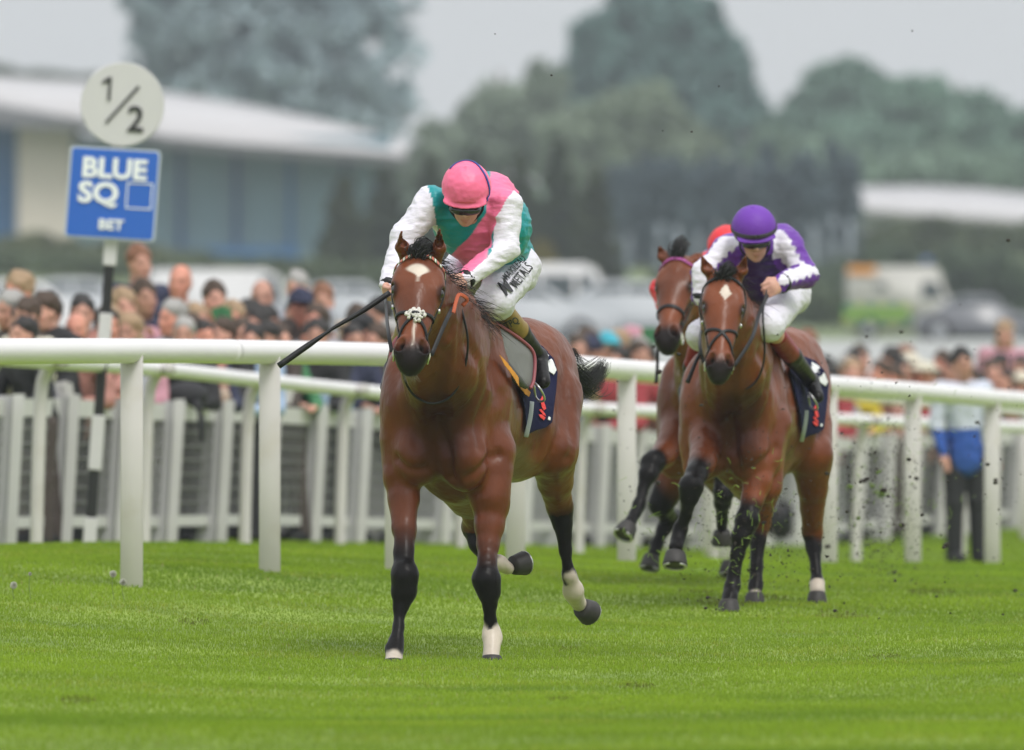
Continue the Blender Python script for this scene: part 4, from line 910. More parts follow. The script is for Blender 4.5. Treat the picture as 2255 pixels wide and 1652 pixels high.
# ---------------------------------------------------------------- bridles
def strap(m, S, pts, w, t=.004, off=.003, ns=24):
    p = spline([S['H'](*q) for q in pts], ns); q, nn = S['G'].snap(p, off); m.ribbon(q, nn, w, t)
    return q, nn
def bridle(S, label, browmat, sheep=False, ringside=True, figure8=False):
    H = S['H']; r = empty('bridle', H(.3, 0, 0), label, 'bridle', 'racing bridles')
    m = MB(); strap(m, S, [(.06, -.105, -.10), (.045, -.085, -.03), (.030, -.04, .01), (.028, 0, .015), (.030, .04, .01), (.045, .085, -.03), (.06, .105, -.10)], .0095, .007, ns=34); m.build('browband', browmat, r)
    for s in (-1, 1):
        m = MB(); strap(m, S, [(.03, s*.09, -.12), (.09, s*.10, -.10), (.20, s*.112, -.115), (.32, s*.10, -.11), (.43, s*.085, -.10), (.50, s*.08, -.105)], .0085, .005); m.build('cheek_strap', M_leath, r)
        m = MB(); strap(m, S, [(.03, s*.09, -.14), (.18, s*.10, -.16), (.34, s*.09, -.15), (.43, s*.08, -.12)], .006, .004); m.build('noseband_strap', M_leath, r)
        m = MB(); t_ = np.linspace(0, 2*math.pi, 21); c = H(.515, s*.083, -.115)
        O, u, w, n = S['head']; m.tube([c+.031*(math.cos(x)*u+math.sin(x)*n) for x in t_], .0045, 6, cap=False); m.build('bit_ring', M_steel, r)
        m = MB(); m.ellipsoid(H(.515, s*.082, -.11), np.array([u*.026, w*s*.011, n*.018]), 12, 8); m.build('bit_guard', mat('bit_rubber', (.42, .42, .34), .5), r)
        # buckle
        m = MB(); c, _ = S['G'].snap(np.array([H(.25, s*.11, -.11)]), .008); m.box(c[0], (.016, .012, .022), bev=.003); m.build('buckle', M_steel, r)
    if figure8:
        for s in (-1, 1):
            m = MB(); strap(m, S, [(.335, -s*.105, -.11), (.345, -s*.06, -.03), (.375, 0, .01), (.43, s*.05, -.03), (.50, s*.08, -.09)], .0075, .006, ns=28); m.build('cross_strap', M_leath, r)
            m = MB(); strap(m, S, [(.335, s*.105, -.11), (.32, s*.11, -.15)], .0075, .005, ns=8); m.build('cross_strap', M_leath, r)
    else:
        m = MB(); strap(m, S, [(.40, -.095, -.12), (.375, -.07, -.04), (.365, 0, .0), (.375, .07, -.04), (.40, .095, -.12)], .0105, .006, ns=28); m.build('noseband', M_leath, r)
    if sheep:   # round woolly pad at the crossing
        c, nn = S['G'].snap(np.array([H(.375, 0, .01)]), .0); O, u, w, n = S['head']; c = c[0]; rr2 = random.Random(9)
        Vv = []; Ff = []
        m = MB()
        for k in range(90):
            a = rr2.uniform(0, 2*math.pi); q = rr2.uniform(.006, .038); b = c+q*(math.cos(a)*w*1.15+math.sin(a)*u)+n*.012*(1-(q/.04)**2)
            m.ellipsoid(b+n*.004, np.array([w*.008, u*.007, n*.009])*rr2.uniform(.7, 1.25), 7, 5)
        m.build('fleece_pad', mat('white_fleece', (.62, .60, .56), .95), r)
        m = MB(); m.ellipsoid(c+n*.022, [w*.020, u*.010, n*.006], 10, 6); m.build('pad_patch', M_leath, r)
    return r
def beads():
    m = bpy.data.materials.new('beaded_browband'); m.use_nodes = True; N = m.node_tree.nodes; L = m.node_tree.links; b = N['Principled BSDF']
    tc = N.new('ShaderNodeTexCoord'); sp = N.new('ShaderNodeSeparateXYZ'); L.new(tc.outputs['Object'], sp.inputs[0])
    w = N.new('ShaderNodeMath'); w.operation = 'MULTIPLY'; w.inputs[1].default_value = 42; L.new(sp.outputs[0], w.inputs[0])
    fr = N.new('ShaderNodeMath'); fr.operation = 'FRACT'; L.new(w.outputs[0], fr.inputs[0])
    r = N.new('ShaderNodeValToRGB'); r.color_ramp.interpolation = 'CONSTANT'; e = r.color_ramp.elements; e[0].color = (.55, .16, .12, 1); e[1].position = .3; e[1].color = (.03, .10, .03, 1)
    for p, c in ((.42, (.75, .75, .68, 1)), (.72, (.03, .10, .03, 1)), (.86, (.55, .16, .12, 1))): q = e.new(p); q.color = c
    L.new(fr.outputs[0], r.inputs[0]); L.new(r.outputs[0], b.inputs['Base Color']); b.inputs['Roughness'].default_value = .35
    return m
bridle(H1, 'black bridle with pink, white and green beaded browband and a white fleece nose pad', beads(), sheep=True, figure8=True)
bridle(H2, 'plain black bridle with crossed noseband on the horse with the white diamond', M_leath, figure8=True)
bridle(H3, 'black bridle with purple and pink browband on the half hidden horse', mat('purple_pink_band', (.30, .05, .22), .5, var=.5, vscale=60))
def ray_hit(Fd, d0, X, Y, off=.008, lo=-1.4, hi=2.6, n=500):
    X = np.asarray(X, float); Y = np.asarray(Y, float); ds = np.linspace(d0+lo, d0+hi, n); best = np.full(len(X), d0+.9); done = np.zeros(len(X), bool); bv = np.full(len(X), 9.); bd = best.copy()
    for d in ds:
        p = np.stack([(X-XC)*d/FPX, np.full(len(X), d), HC-(Y-YH)*d/FPX], 1); inb = ((p > Fd.lo) & (p < Fd.lo+(Fd.n-1)*Fd.h)).all(1); v = Fd.sample(p); v[~inb] = 9
        m = (~done) & (v < bv); bv[m] = v[m]; bd[m] = d; m = (~done) & (v < off); best[m] = d; done |= m
    best[~done] = bd[~done]; return best, done
# ---------------------------------------------------------------- riders
SKIN = np.array([.56, .31, .235])
M_skin = mat('skin', attr=True, rough=.5, spec=.35)
def headprims(G, c, U, Fd, k=1.0, fine=True):
    c = np.array(c, float); S = np.cross(Fd, U); A = [S, Fd, U]
    q = lambda f, u, s, r, kk=.02, op='add': G.ell(c+k*(Fd*f+U*u+S*s), np.array(r)*k, A, kk, op)
    q(-.01, .03, 0, (.076, .097, .098)); q(.025, -.045, 0, (.058, .070, .078)); q(.035, -.088, 0, (.046, .046, .034)); q(.068, -.107, 0, (.022, .020, .018))
    if fine:
        G.cone(c+k*(Fd*.090+U*.005), c+k*(Fd*.112-U*.032), .009*k, .013*k, .012); q(.100, -.038, .012, (.010, .010, .008), .006); q(.100, -.038, -.012, (.010, .010, .008), .006)
        G.cone(c+k*(Fd*.082+U*.022-S*.04), c+k*(Fd*.082+U*.022+S*.04), .012*k, .012*k, .015)
        for s in (-1, 1): q(.088, .003, s*.032, (.016, .012, .010), .010, 'sub'); q(.060, -.028, s*.045, (.02, .02, .018), .02)
        q(.091, -.066, 0, (.024, .012, .006), .008); q(.090, -.077, 0, (.020, .012, .007), .008); G.cone(c+k*(Fd*.102-U*.0705-S*.018), c+k*(Fd*.102-U*.0705+S*.018), .0025, .0025, .004, 'sub')
    for s in (-1, 1): q(-.005, -.01, s*.076, (.010, .020, .032), .008)
    return S
def skincol(V, c, U, Fd, k=1.0, hair=None):
    S = np.cross(Fd, U); d = (V-c)/k; f, u, s = d @ Fd, d @ U, d @ S
    col = np.tile(SKIN, (len(V), 1))*(1+.10*vnoise(V, 25, 3)[:, None])
    e = np.exp(-((f-.09)/.03)**2-((u+.071)/.010)**2-(s/.026)**2)[:, None]; col = col*(1-.6*e)+np.array([.36, .10, .09])*.6*e
    for q in (-1, 1):
        e = np.exp(-((f-.085)/.03)**2-((u-.003)/.009)**2-((s-q*.032)/.014)**2)[:, None]; col = col*(1-.85*e)+np.array([.03, .02, .02])*.85*e
        e = np.exp(-((f-.085)/.04)**2-((u-.026)/.006)**2-((s-q*.034)/.020)**2)[:, None]; col = col*(1-.6*e)+np.array([.10, .06, .04])*.6*e
        e = np.exp(-((f-.06)/.03)**2-((u+.035)/.022)**2-((s-q*.045)/.022)**2)[:, None]; col = col*(1-.35*e)+np.array([.52, .18, .14])*.35*e
    return col
def fist(G, wr, f, s, p, k=1.0):
    """closed hand: wrist point, forward, across (index to little finger), palm-side normal"""
    f, s, p = [np.array(a, float)/np.linalg.norm(a) for a in (f, s, p)]
    s = s-f*(s @ f); s /= np.linalg.norm(s); p0 = p; p = np.cross(f, s); p = p if p @ p0 > 0 else -p
    G.cone(wr, wr+f*.055*k, .026*k, .030*k, .015, sq=(p, .62)); G.ell(wr+f*.055*k, (.042*k, .034*k, .020*k), [s, f, p], .015)
    for i, ln in enumerate((.95, 1.05, 1.0, .82)):
        b = wr+k*(f*(.083-.004*abs(i-1.2))+s*(i-1.5)*.0205); a1 = b+k*ln*(f*.022+p*.026); a2 = a1+k*ln*(-f*.012+p*.024); a3 = a2+k*ln*(-f*.024-p*.004)
        G.cone(b, a1, .0105*k, .0098*k, .006); G.cone(a1, a2, .0098*k, .0090*k, .003); G.cone(a2, a3, .0090*k, .0078*k, .003)
    t0 = wr+k*(f*.028-s*.030); t1 = wr+k*(f*.062-s*.046+p*.016); t2 = wr+k*(f*.088-s*.030+p*.034); G.cone(t0, t1, .013*k, .0115*k, .01); G.cone(t1, t2, .0115*k, .009*k, .004)
def crease(V, G, a, f, st, seed):
    """cloth folds: ridged noise stretched along direction st"""
    N = G.grad(V); st = np.array(st, float); q = V*np.array(st); d = a*(.55-1.5*np.abs(vnoise(q, f, seed)))+a*.6*(.5-1.2*np.abs(vnoise(q, f*2.1, seed+3)))
    return V+N*d[:, None]
def rider(S, R, label, name='person'):
    d0 = S['d0']; J = lambda p: P(p[0], p[1], d0+p[2]); h = R.get('h', .0065)
    hc = J(R['head']); U = np.array(R['U'], float); U /= np.linalg.norm(U); Fd = np.array(R['F'], float); Fd -= U*(Fd @ U); Fd /= np.linalg.norm(Fd)
    root = empty(name, J(R['pelvis'])-[0, 0, .3], label, 'person', 'jockeys riding in the race')
    pts = {k: [J(q) for q in v] for k, v in R.items() if k in ('armL', 'armR', 'legL', 'legR')}
    for i_ in (1, 2, 3):   # left leg lies along the outside of the horse
        q_ = R['legL'][i_]; dh, ok = ray_hit(S['F'], d0, [q_[0]], [q_[1]], .01, hi=2.0)
        if ok[0]: pts['legL'][i_] = P(q_[0], q_[1], min(d0+q_[2], dh[0]-.055))
    allp = np.vstack([hc[None], J(R['pelvis'])[None], J(R['chest'])[None]]+[np.array(v) for v in pts.values()])
    lo, hi = allp.min(0)-.28, allp.max(0)+.28; ch, pv = J(R['chest']), J(R['pelvis'])
    # --- skin
    G = Field(lo, hi, h); Sx = headprims(G, hc, U, Fd)
    G.cone(hc-U*.06-Fd*.03, ch*.35+hc*.65-U*.05, .055, .06, .03); G.cone(ch*.4+hc*.6-U*.05, ch, .07, .13, .05); G.cone(ch, pv, .13, .12, .05)
    for k in ('armL', 'armR'):
        a = pts[k]; G.cone(a[0], a[1], .045, .038, .03); G.cone(a[1], a[2], .038, .026, .02); G.cone(ch, a[0], .09, .05, .05)
        hd = R['hand'+k[-1]]; f = a[3]-a[2]; fist(G, a[2], f, hd[0], hd[1], R.get('hk', 1.0))
    for k in ('legL', 'legR'):
        a = pts[k]; G.cone(pv, a[0], .11, .09, .05); G.cone(a[0], a[1], .085, .055, .04); G.cone(a[1], a[2], .05, .034, .03); G.cone(a[2], a[3], .034, .028, .02)
    V, Q = G.mesh(); obj('body', V, Q, M_skin, root, col=skincol(V, hc, U, Fd))
    # --- silks with sleeves
    C = Field(lo, hi, h*1.15); tr = R['torso_r']
    C.cone(ch, pv, tr*.98, tr*.80, .06); C.cone(ch+(hc-ch)*R.get('collar', .4), ch, .095, tr*.92, .08)
    for k in ('armL', 'armR'):
        a = pts[k]; r = R['sleeve_r']; C.cone(ch*.55+a[0]*.45, a[0], .12, r[0], .06); C.cone(a[0], a[1], r[0], r[1], .03); C.cone(a[1], a[2], r[1]*.97, r[2], .03)
    for (p, r) in R.get('extra', []): C.ell(J(p), r, None, .06)
    V, Q = C.mesh(); col = R['silk'](V, pts, J, d0, ch, pv); V = crease(V, C, .0085, 8, (1, .6, 1.5), 31); V = crease(V, C, .0048, 24, (.6, .5, 1.5), 37); obj('silks', V, Q, R['silkmat'], root, col=col)
    for k in ('armL', 'armR'):   # cuffs
        a = pts[k]; r = R['sleeve_r']; d = (a[2]-a[1])/np.linalg.norm(a[2]-a[1]); m = MB(); m.tube([a[2]-d*.012, a[2]+d*.004, a[2]+d*.016], [r[2]*1.13, r[2]*1.16, r[2]*1.0], 16); m.build('cuff', M_leath, root)
    # --- breeches
    D = Field(lo, hi, h*1.15)
    br = R['breech_r']
    for k in ('legL', 'legR'):
        a = pts[k]; D.cone(pv, a[0], br[0]*1.05, br[0], .06); D.cone(a[0], a[1], br[0], br[1], .05); D.cone(a[1], a[1]+(a[2]-a[1])*R.get('bext', .13), br[1]*.97, br[2], .03)
    V, Q = D.mesh(); V = crease(V, D, .006, 10, (1, 1, 1.4), 41); V = crease(V, D, .0035, 24, (1, 1, 1.6), 42); bo = obj('breeches', V, Q, M_breech, root)
    # --- boots
    for k in ('legL', 'legR'):
        a = pts[k]; Bt = Field(np.minimum(a[1], a[3])-.16, np.maximum(a[1], a[3])+.16, h); kd = (a[2]-a[1]); s0 = a[1]+kd*.19
        Bt.cone(s0, a[1]+kd*.55, .053, .050, .02); Bt.cone(a[1]+kd*.55, a[2], .050, .038, .02); ft = a[3]-a[2]
        Bt.cone(a[2], a[3], .038, .030, .02); heel = a[2]-ft*.25+kd/np.linalg.norm(kd)*.035; Bt.cone(a[2], heel, .036, .030, .02); Bt.cone(heel, a[3]+ft*.1, .026, .026, .02)
        V, Q = Bt.mesh(); V = crease(V, Bt, .0015, 20, (1, 1, 1), 51); t = ((V-a[1]) @ kd)/(kd @ kd)
        f = (1-sstep(R['cuff_t']-.01, R['cuff_t']+.01, t))[:, None]; cc = np.array(R['cuffcol']); col = BLK*1.0*(1-f)+cc*f
        obj('boot', V, Q, M_boot, root, col=col)
    # --- helmet with silk cap
    Hm = Field(hc-.22, hc+.22, .0045); c = hc+U*R.get('cap_u', .035)-Fd*.005; A = [Sx, Fd, U]; hr = R.get('cap_r', .113)
    Hm.ell(c, (hr, hr*1.10, hr*1.02), A, 0)
    g = np.stack(np.meshgrid(*[Hm.lo[i]+np.arange(Hm.n[i])*Hm.h for i in range(3)], indexing='ij'), -1); pl = -((g-(c-U*.012-Fd*0)) @ (U*.97+Fd*-.12))
    Hm.F = np.maximum(Hm.F, pl.astype(np.float32)); q = c+Fd*hr*.86-U*.012
    Hm.ell(q, (hr*.88, hr*.34, .010), [Sx, Fd*.94-U*.34, U*.94+Fd*.34], .022); Hm.ell(c+U*hr*1.0, (.012, .012, .007), A, .006)
    V, Q = Hm.mesh(); V = displace(V, Hm, R.get('capnoise', [(.0025, 22), (.0014, 60)]), 61); cap = obj('cap', V, Q, R['capmat'], root)
    Sh = Field(hc-.2, hc+.2, .006); Sh.ell(c-U*.012-Fd*.004, (hr*.93, hr*1.02, hr*.78), A, 0); g = np.stack(np.meshgrid(*[Sh.lo[i]+np.arange(Sh.n[i])*Sh.h for i in range(3)], indexing='ij'), -1)
    pl = -((g-(c-U*.052)) @ U); Sh.F = np.maximum(Sh.F, pl.astype(np.float32)); Sh.ell(hc+Fd*.125-U*.06, (.06, .06, .05), A, .01, 'sub'); Sh.ell(hc+Fd*.066+U*.012, (.084, .044, .030), A, .02)
    V, Q = Sh.mesh(); obj('helmet_shell', V, Q, M_black, root)
    m = MB(); m.ellipsoid(hc+Fd*.090-U*.013, [Sx*.074, Fd*.034, U*.026], 20, 12); go = m.build('goggles', mat('goggle_lens', (.012, .012, .016), .12, spec=.7), root)
    m = MB(); an = np.linspace(-1.9, 1.9, 26); m.ribbon([hc+U*.008+Fd*(-.005+.105*math.cos(t))+Sx*.093*math.sin(t) for t in an], [Fd*math.cos(t)+Sx*math.sin(t) for t in an], .011, .006); m.build('strap', M_leath, root)
    m = MB(); m.tube(spline([hc+Sx*.078+U*.0, hc+Sx*.07-U*.08+Fd*.02, hc-U*.125+Fd*.05, hc-Sx*.07-U*.08+Fd*.02, hc-Sx*.078+U*.0], 20), .006, 6); m.build('chin_strap', M_leath, root)
    R.update(root=root, C=C, D=D, Hm=Hm, G=G, J=J, pts=pts, hc=hc, Ua=U, Fa=Fd, Sa=Sx); return R
def silkmat(name): 
    m = mat(name, attr=True, rough=.42, spec=.4, bump=.7, bscale=22, aniso=(.7, .7, 1.8)); return m
M_silk = silkmat('racing_silk'); M_breech = mat('white_breeches', (.64, .62, .69), .55, var=.03, bump=.6, bscale=24, aniso=(.8, .8, 1.6)); M_boot = mat('boot_leather', attr=True, rough=.4, spec=.2, bump=.12, bscale=30)
M_pink = mat('pink_silk', srgb(238, 108, 146), .42, spec=.4, bump=.3, bscale=28); M_purple = mat('purple_silk', srgb(104, 52, 160), .55, spec=.3, bump=.15, bscale=40); M_redcap = mat('red_silk', srgb(215, 40, 50), .5)
PINK = np.array(srgb(232, 112, 152)); TEAL = np.array(srgb(0, 140, 146)); WSLK = np.array([.72, .69, .78]); PUR = np.array(srgb(98, 44, 150)); PUR_SHADE = np.array(srgb(52, 26, 84))
def xz(V, d):   # garment pattern plane, metres at the rider's own distance expressed in photo units
    return XC+V[:, 0]*FPX/d, YH-(V[:, 2]-HC)*FPX/d
def armmask(V, pts, rs, lim=1.35):
    best = np.full(len(V), 9.); tb = np.zeros(len(V)); which = np.zeros(len(V), int)
    for i, k in enumerate(('armL', 'armR')):
        a = pts[k]; dr, t = chain_param(V, [(a[0], rs[0]), (a[1], rs[1]), (a[2], rs[2])]); m = dr < best; best[m] = dr[m]; tb[m] = t[m]; which[m] = i
    return best, tb, which
def silk1(V, pts, J, d0, ch, pv):
    X, Y = xz(V, 52.2); n = vnoise(V, 14, 4)*1
    ky = [390, 430, 470, 520, 575]; dist = np.abs(X-np.interp(Y, ky, [1120, 1110, 1090, 1060, 1026]))/np.interp(Y, ky, [40, 36, 19, 24, 46])*32
    f = (1-sstep(31, 34, dist+n*np.interp(Y, [500, 540], [1, 4])))[:, None]; col = TEAL*(1-f)+PINK*f
    dr, t, w = armmask(V, pts, (.085, .08, .05)); 
    s = np.where(w == 0, (dr < 1.42) & (X > np.interp(Y, [410, 440, 480, 560, 600, 640], [1140, 1116, 1094, 1082, 1040, 900])), (dr < 1.7) & (X < np.interp(Y, [400, 440, 520, 560], [938, 952, 966, 975]))); col[s] = WSLK; return col
def silk2(V, pts, J, d0, ch, pv):
    col = np.tile(PUR_SHADE, (len(V), 1)); Xp, Yp = xz(V, 59.2); col[Yp < 560] = PUR; dr, t, w = armmask(V, pts, (.085, .08, .05)); s = (dr < 1.3) & (t > -.02); col[s] = PUR  # torso front darkened: its shade is put into the purple
    # long white panels up the outside of each sleeve with scalloped edges
    for i, k in enumerate(('armL', 'armR')):
        a = pts[k]; m = s & (w == i); sg = 1 if i == 0 else -1
        seg = np.where(t < 1, 0, 1); ax0 = (a[1]-a[0])/np.linalg.norm(a[1]-a[0]); ax1 = (a[2]-a[1])/np.linalg.norm(a[2]-a[1])
        c0 = a[0]+(V-a[0]) @ ax0[:, None]*ax0; c1 = a[1]+(V-a[1]) @ ax1[:, None]*ax1; c = np.where(seg[:, None] == 0, c0, c1); q = V-c
        ax = np.where(seg[:, None] == 0, ax0, ax1); fr = np.array([0, -1., 0]); e1 = fr-ax*(ax @ fr)[:, None]; e1 /= np.linalg.norm(e1, axis=1)[:, None]; e2 = np.cross(ax, e1)
        ang = np.arctan2((q*e2).sum(1), (q*e1).sum(1)); st = np.sin(ang*2.2+.6+.25*np.sin(t*26)) > -.05
        col[m & st] = WSLK; 
    col[(dr > 1.3)] *= 1
    return col
def silk3(V, pts, J, d0, ch, pv):
    col = np.tile(np.array(srgb(30, 70, 150)), (len(V), 1)); dr, t, w = armmask(V, pts, (.085, .08, .05)); col[(dr < 1.3)] = np.array(srgb(205, 35, 45)); 
    col[np.abs(vnoise(V, 6, 2)) < .08] = WSLK; return col
R1 = dict(cap_u=.045, head=(1027, 430, .02), U=(0, -.62, .78), F=(-.07, -.78, -.62), chest=(1050, 485, .30), pelvis=(1108, 575, .85), torso_r=.185, sleeve_r=(.072, .062, .040),
    armL=[(1112, 452, .14), (1112, 545, .10), (1026, 615, -.12), (1004, 632, -.20)], armR=[(952, 448, .15), (893, 520, .10), (856, 628, -.06), (850, 650, -.14)],
    handL=((.2, -.3, -1), (-1, -.1, -.3)), handR=((-.3, -1, .1), (1, -.2, .1)), extra=[((1120, 500, .40), (.10, .16, .14)), ((1078, 428, .35), (.115, .16, .10))],
    legL=[(1134, 592, .78), (1088, 662, .22), (1186, 786, .70), (1196, 838, .56)], legR=[(1040, 592, .85), (908, 688, .45), (866, 812, .82), (853, 850, .68)],
    breech_r=(.108, .084, .058), cuff_t=.53, cuffcol=(.25, .165, .045), silk=silk1, silkmat=M_silk, capmat=M_pink, cap_r=.1135, hk=.98)
R1 = rider(H1, R1, 'jockey in pink cap, teal and pink silks with white sleeves, crouched looking down')
R2 = dict(collar=.66, head=(1661, 517, .0), U=(-.04, -.42, .90), F=(.10, -.88, -.44), chest=(1668, 592, .32), pelvis=(1712, 640, .85), torso_r=.165, sleeve_r=(.072, .066, .046),
    armL=[(1733, 540, .15), (1772, 604, .10), (1722, 624, -.12), (1700, 634, -.18)], armR=[(1598, 552, .15), (1552, 602, .08), (1544, 656, .05), (1552, 684, .05)],
    handL=((.1, -.3, -1), (-1, -.5, .1)), handR=((.1, -.9, -.3), (1, .2, .1)), extra=[((1722, 545, .35), (.11, .16, .12)), ((1610, 552, .3), (.10, .14, .09))],
    legL=[(1738, 648, .75), (1692, 718, .35), (1786, 838, .80), (1800, 872, .66)], legR=[(1650, 650, .8), (1545, 740, .5), (1512, 862, .80), (1509, 885, .68)],
    breech_r=(.100, .076, .060), bext=.06, cuff_t=.50, cuffcol=srgb(125, 18, 35), silk=silk2, silkmat=M_silk, capmat=M_purple, cap_r=.117, capnoise=[(.0006, 20)], h=.0075, hk=1.05)
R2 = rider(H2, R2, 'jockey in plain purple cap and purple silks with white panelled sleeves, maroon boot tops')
R3 = dict(head=(1602, 555, .05), U=(0, -.55, .83), F=(0, -.83, -.55), chest=(1590, 610, .35), pelvis=(1630, 650, .9), torso_r=.16, sleeve_r=(.07, .06, .045),
    armL=[(1640, 570, .2), (1650, 640, .1), (1600, 680, -.1), (1590, 690, -.15)], armR=[(1552, 590, .2), (1458, 638, .05), (1470, 690, -.1), (1480, 700, -.15)],
    handL=((.1, -.3, -1), (-1, -.5, .1)), handR=((.1, -.9, -.3), (1, .2, .1)),
    legL=[(1650, 660, .8), (1620, 740, .4), (1660, 840, .8), (1665, 870, .7)], legR=[(1580, 670, .8), (1500, 750, .5), (1500, 850, .8), (1498, 880, .7)],
    breech_r=(.10, .075, .06), cuff_t=.3, cuffcol=(.02, .02, .02), silk=silk3, silkmat=M_silk, capmat=M_redcap, h=.011)
R3 = rider(H3, R3, 'jockey in red cap almost hidden behind the purple rider')
# dark band round the purple cap, blue elastic over the pink cap
m = MB(); an = np.linspace(0, 2*math.pi, 49); c = R2['hc']+R2['Ua']*.043-R2['Fa']*.005; q, nn = R2['Hm'].snap(np.array([c+R2['Fa']*.13*math.cos(t)+R2['Sa']*.12*math.sin(t) for t in an]), .001); m.ribbon(q, nn, .010, .004); m.build('cap_band', mat('dark_band', (.03, .025, .035), .6), R2['root'])
m = MB(); pp = spline([R1['J'](a) for a in ((985, 366, -.05), (1010, 353, -.02), (1040, 352, -.02), (1062, 372, -.06), (1074, 405, -.06), (1079, 440, -.03), (1077, 462, -.02))], 30); q, nn = R1['Hm'].snap(pp, .002); m.ribbon(q, nn, .006, .003); m.build('elastic', mat('blue_elastic', srgb(40, 60, 140), .5), R1['root'])
# ---------------------------------------------------------------- things laid on the horse
def inpoly(X, Y, poly):
    c = np.zeros(len(X), bool); n = len(poly)
    for i in range(n):
        x0, y0 = poly[i]; x1, y1 = poly[(i+1) % n]; m = ((y0 > Y) != (y1 > Y)) & (X < (x1-x0)*(Y-y0)/((y1-y0) or 1e-9)+x0); c ^= m
    return c
def drape(name, mt, parent, Fd, d0, poly, step=3.0, off=.008, th=.004, smooth_d=2, hi=1.6, dfun=None, col=None):
    poly = np.array(poly, float); n = len(poly); pl = spline(np.vstack([poly, poly[:1]]), n*5)[:-1] if False else poly
    xs = np.arange(poly[:, 0].min(), poly[:, 0].max()+step, step); ys = np.arange(poly[:, 1].min(), poly[:, 1].max()+step, step)
    Xg, Yg = np.meshgrid(xs, ys, indexing='ij'); X, Y = Xg.ravel(), Yg.ravel()
    if dfun is None:
        d, ok = ray_hit(Fd, d0, X, Y, off, hi=hi); D = d.reshape(Xg.shape)
        for _ in range(smooth_d):
            Pd = np.pad(D, 1, mode='edge'); D = np.minimum(D, (Pd[:-2, 1:-1]+Pd[2:, 1:-1]+Pd[1:-1, :-2]+Pd[1:-1, 2:])/4)
        d = D.ravel()
    else: d = dfun(X, Y)
    ins = inpoly(X, Y, poly).reshape(Xg.shape); nx, ny = Xg.shape
    # push border grid points onto the outline
    V = np.stack([(X-XC)*d/FPX, d, HC-(Y-YH)*d/FPX], 1); idx = np.arange(nx*ny).reshape(nx, ny); cell = (ins[:-1, :-1].astype(int)+ins[1:, :-1]+ins[:-1, 1:]+ins[1:, 1:]) >= 2
    F = np.stack([idx[:-1, :-1][cell], idx[1:, :-1][cell], idx[1:, 1:][cell], idx[:-1, 1:][cell]], 1); used = np.unique(F); rm = np.full(nx*ny, -1); rm[used] = np.arange(len(used)); F = rm[F]
    Vx, Vy = X[used], Y[used]; k = len(used); out = ~inpoly(Vx, Vy, poly)
    for i in np.where(out)[0]:
        bx = None; bdist = 1e9
        for a, b in zip(poly, np.roll(poly, -1, 0)):
            ab = b-a; t = np.clip(((Vx[i]-a[0])*ab[0]+(Vy[i]-a[1])*ab[1])/(ab @ ab), 0, 1); q = a+t*ab; dd = math.hypot(q[0]-Vx[i], q[1]-Vy[i])
            if dd < bdist: bdist = dd; bx = q
        Vx[i], Vy[i] = bx
    dd = d[used]; V = np.stack([(Vx-XC)*dd/FPX, dd, HC-(Vy-YH)*dd/FPX], 1); Vb = V+np.array([0, th, 0])
    E = {}
    for f in F:
        for a, b in zip(f, np.roll(f, -1)): E[(a, b)] = 1
    side = [(b, a, a+k, b+k) for (a, b) in E if (b, a) not in E]
    FF = np.vstack([F, F[:, ::-1]+k, np.array(side)]); return obj(name, np.vstack([V, Vb]), FF, mt, parent)
def snaptext(txt, size, bold, X, Y, ang, Fd, d0, mt, parent, sx=1.0, off=.004, dz=.0, hi=1.6, name='lettering', th=.0):
    V, F = text_mesh(txt, size, bold, 0.0); V[:, 0] *= sx; a = math.radians(ang); s = FPX/(d0+.3)
    x = X+(V[:, 0]*math.cos(a)-V[:, 1]*math.sin(a))*s; y = Y-(V[:, 0]*math.sin(a)+V[:, 1]*math.cos(a))*s
    d, ok = ray_hit(Fd, d0, x, y, off, hi=hi, n=900); d = np.minimum(d, np.median(d)+.06)-.004; W_ = np.stack([(x-XC)*d/FPX, d, HC-(y-YH)*d/FPX], 1); return obj(name, W_, F, mt, parent, smooth=False)
M_navy = mat('navy_cloth', srgb(22, 24, 58), .9, bump=.2, bscale=50, spec=.15); M_redl = mat('red_print', srgb(225, 50, 50), .6); M_white = mat('white_cloth', (.75, .75, .77), .7)
M_rub = mat('grey_saddle_rubber', (.17, .17, .165), .6, var=.10, vscale=10, spec=.3); M_rim = mat('burgundy_trim', srgb(140, 70, 78), .5); M_roll = mat('dark_roll', (.06, .06, .06), .5); M_cham = mat('chamois_leather', srgb(196, 132, 40), .9, var=.15, vscale=20)
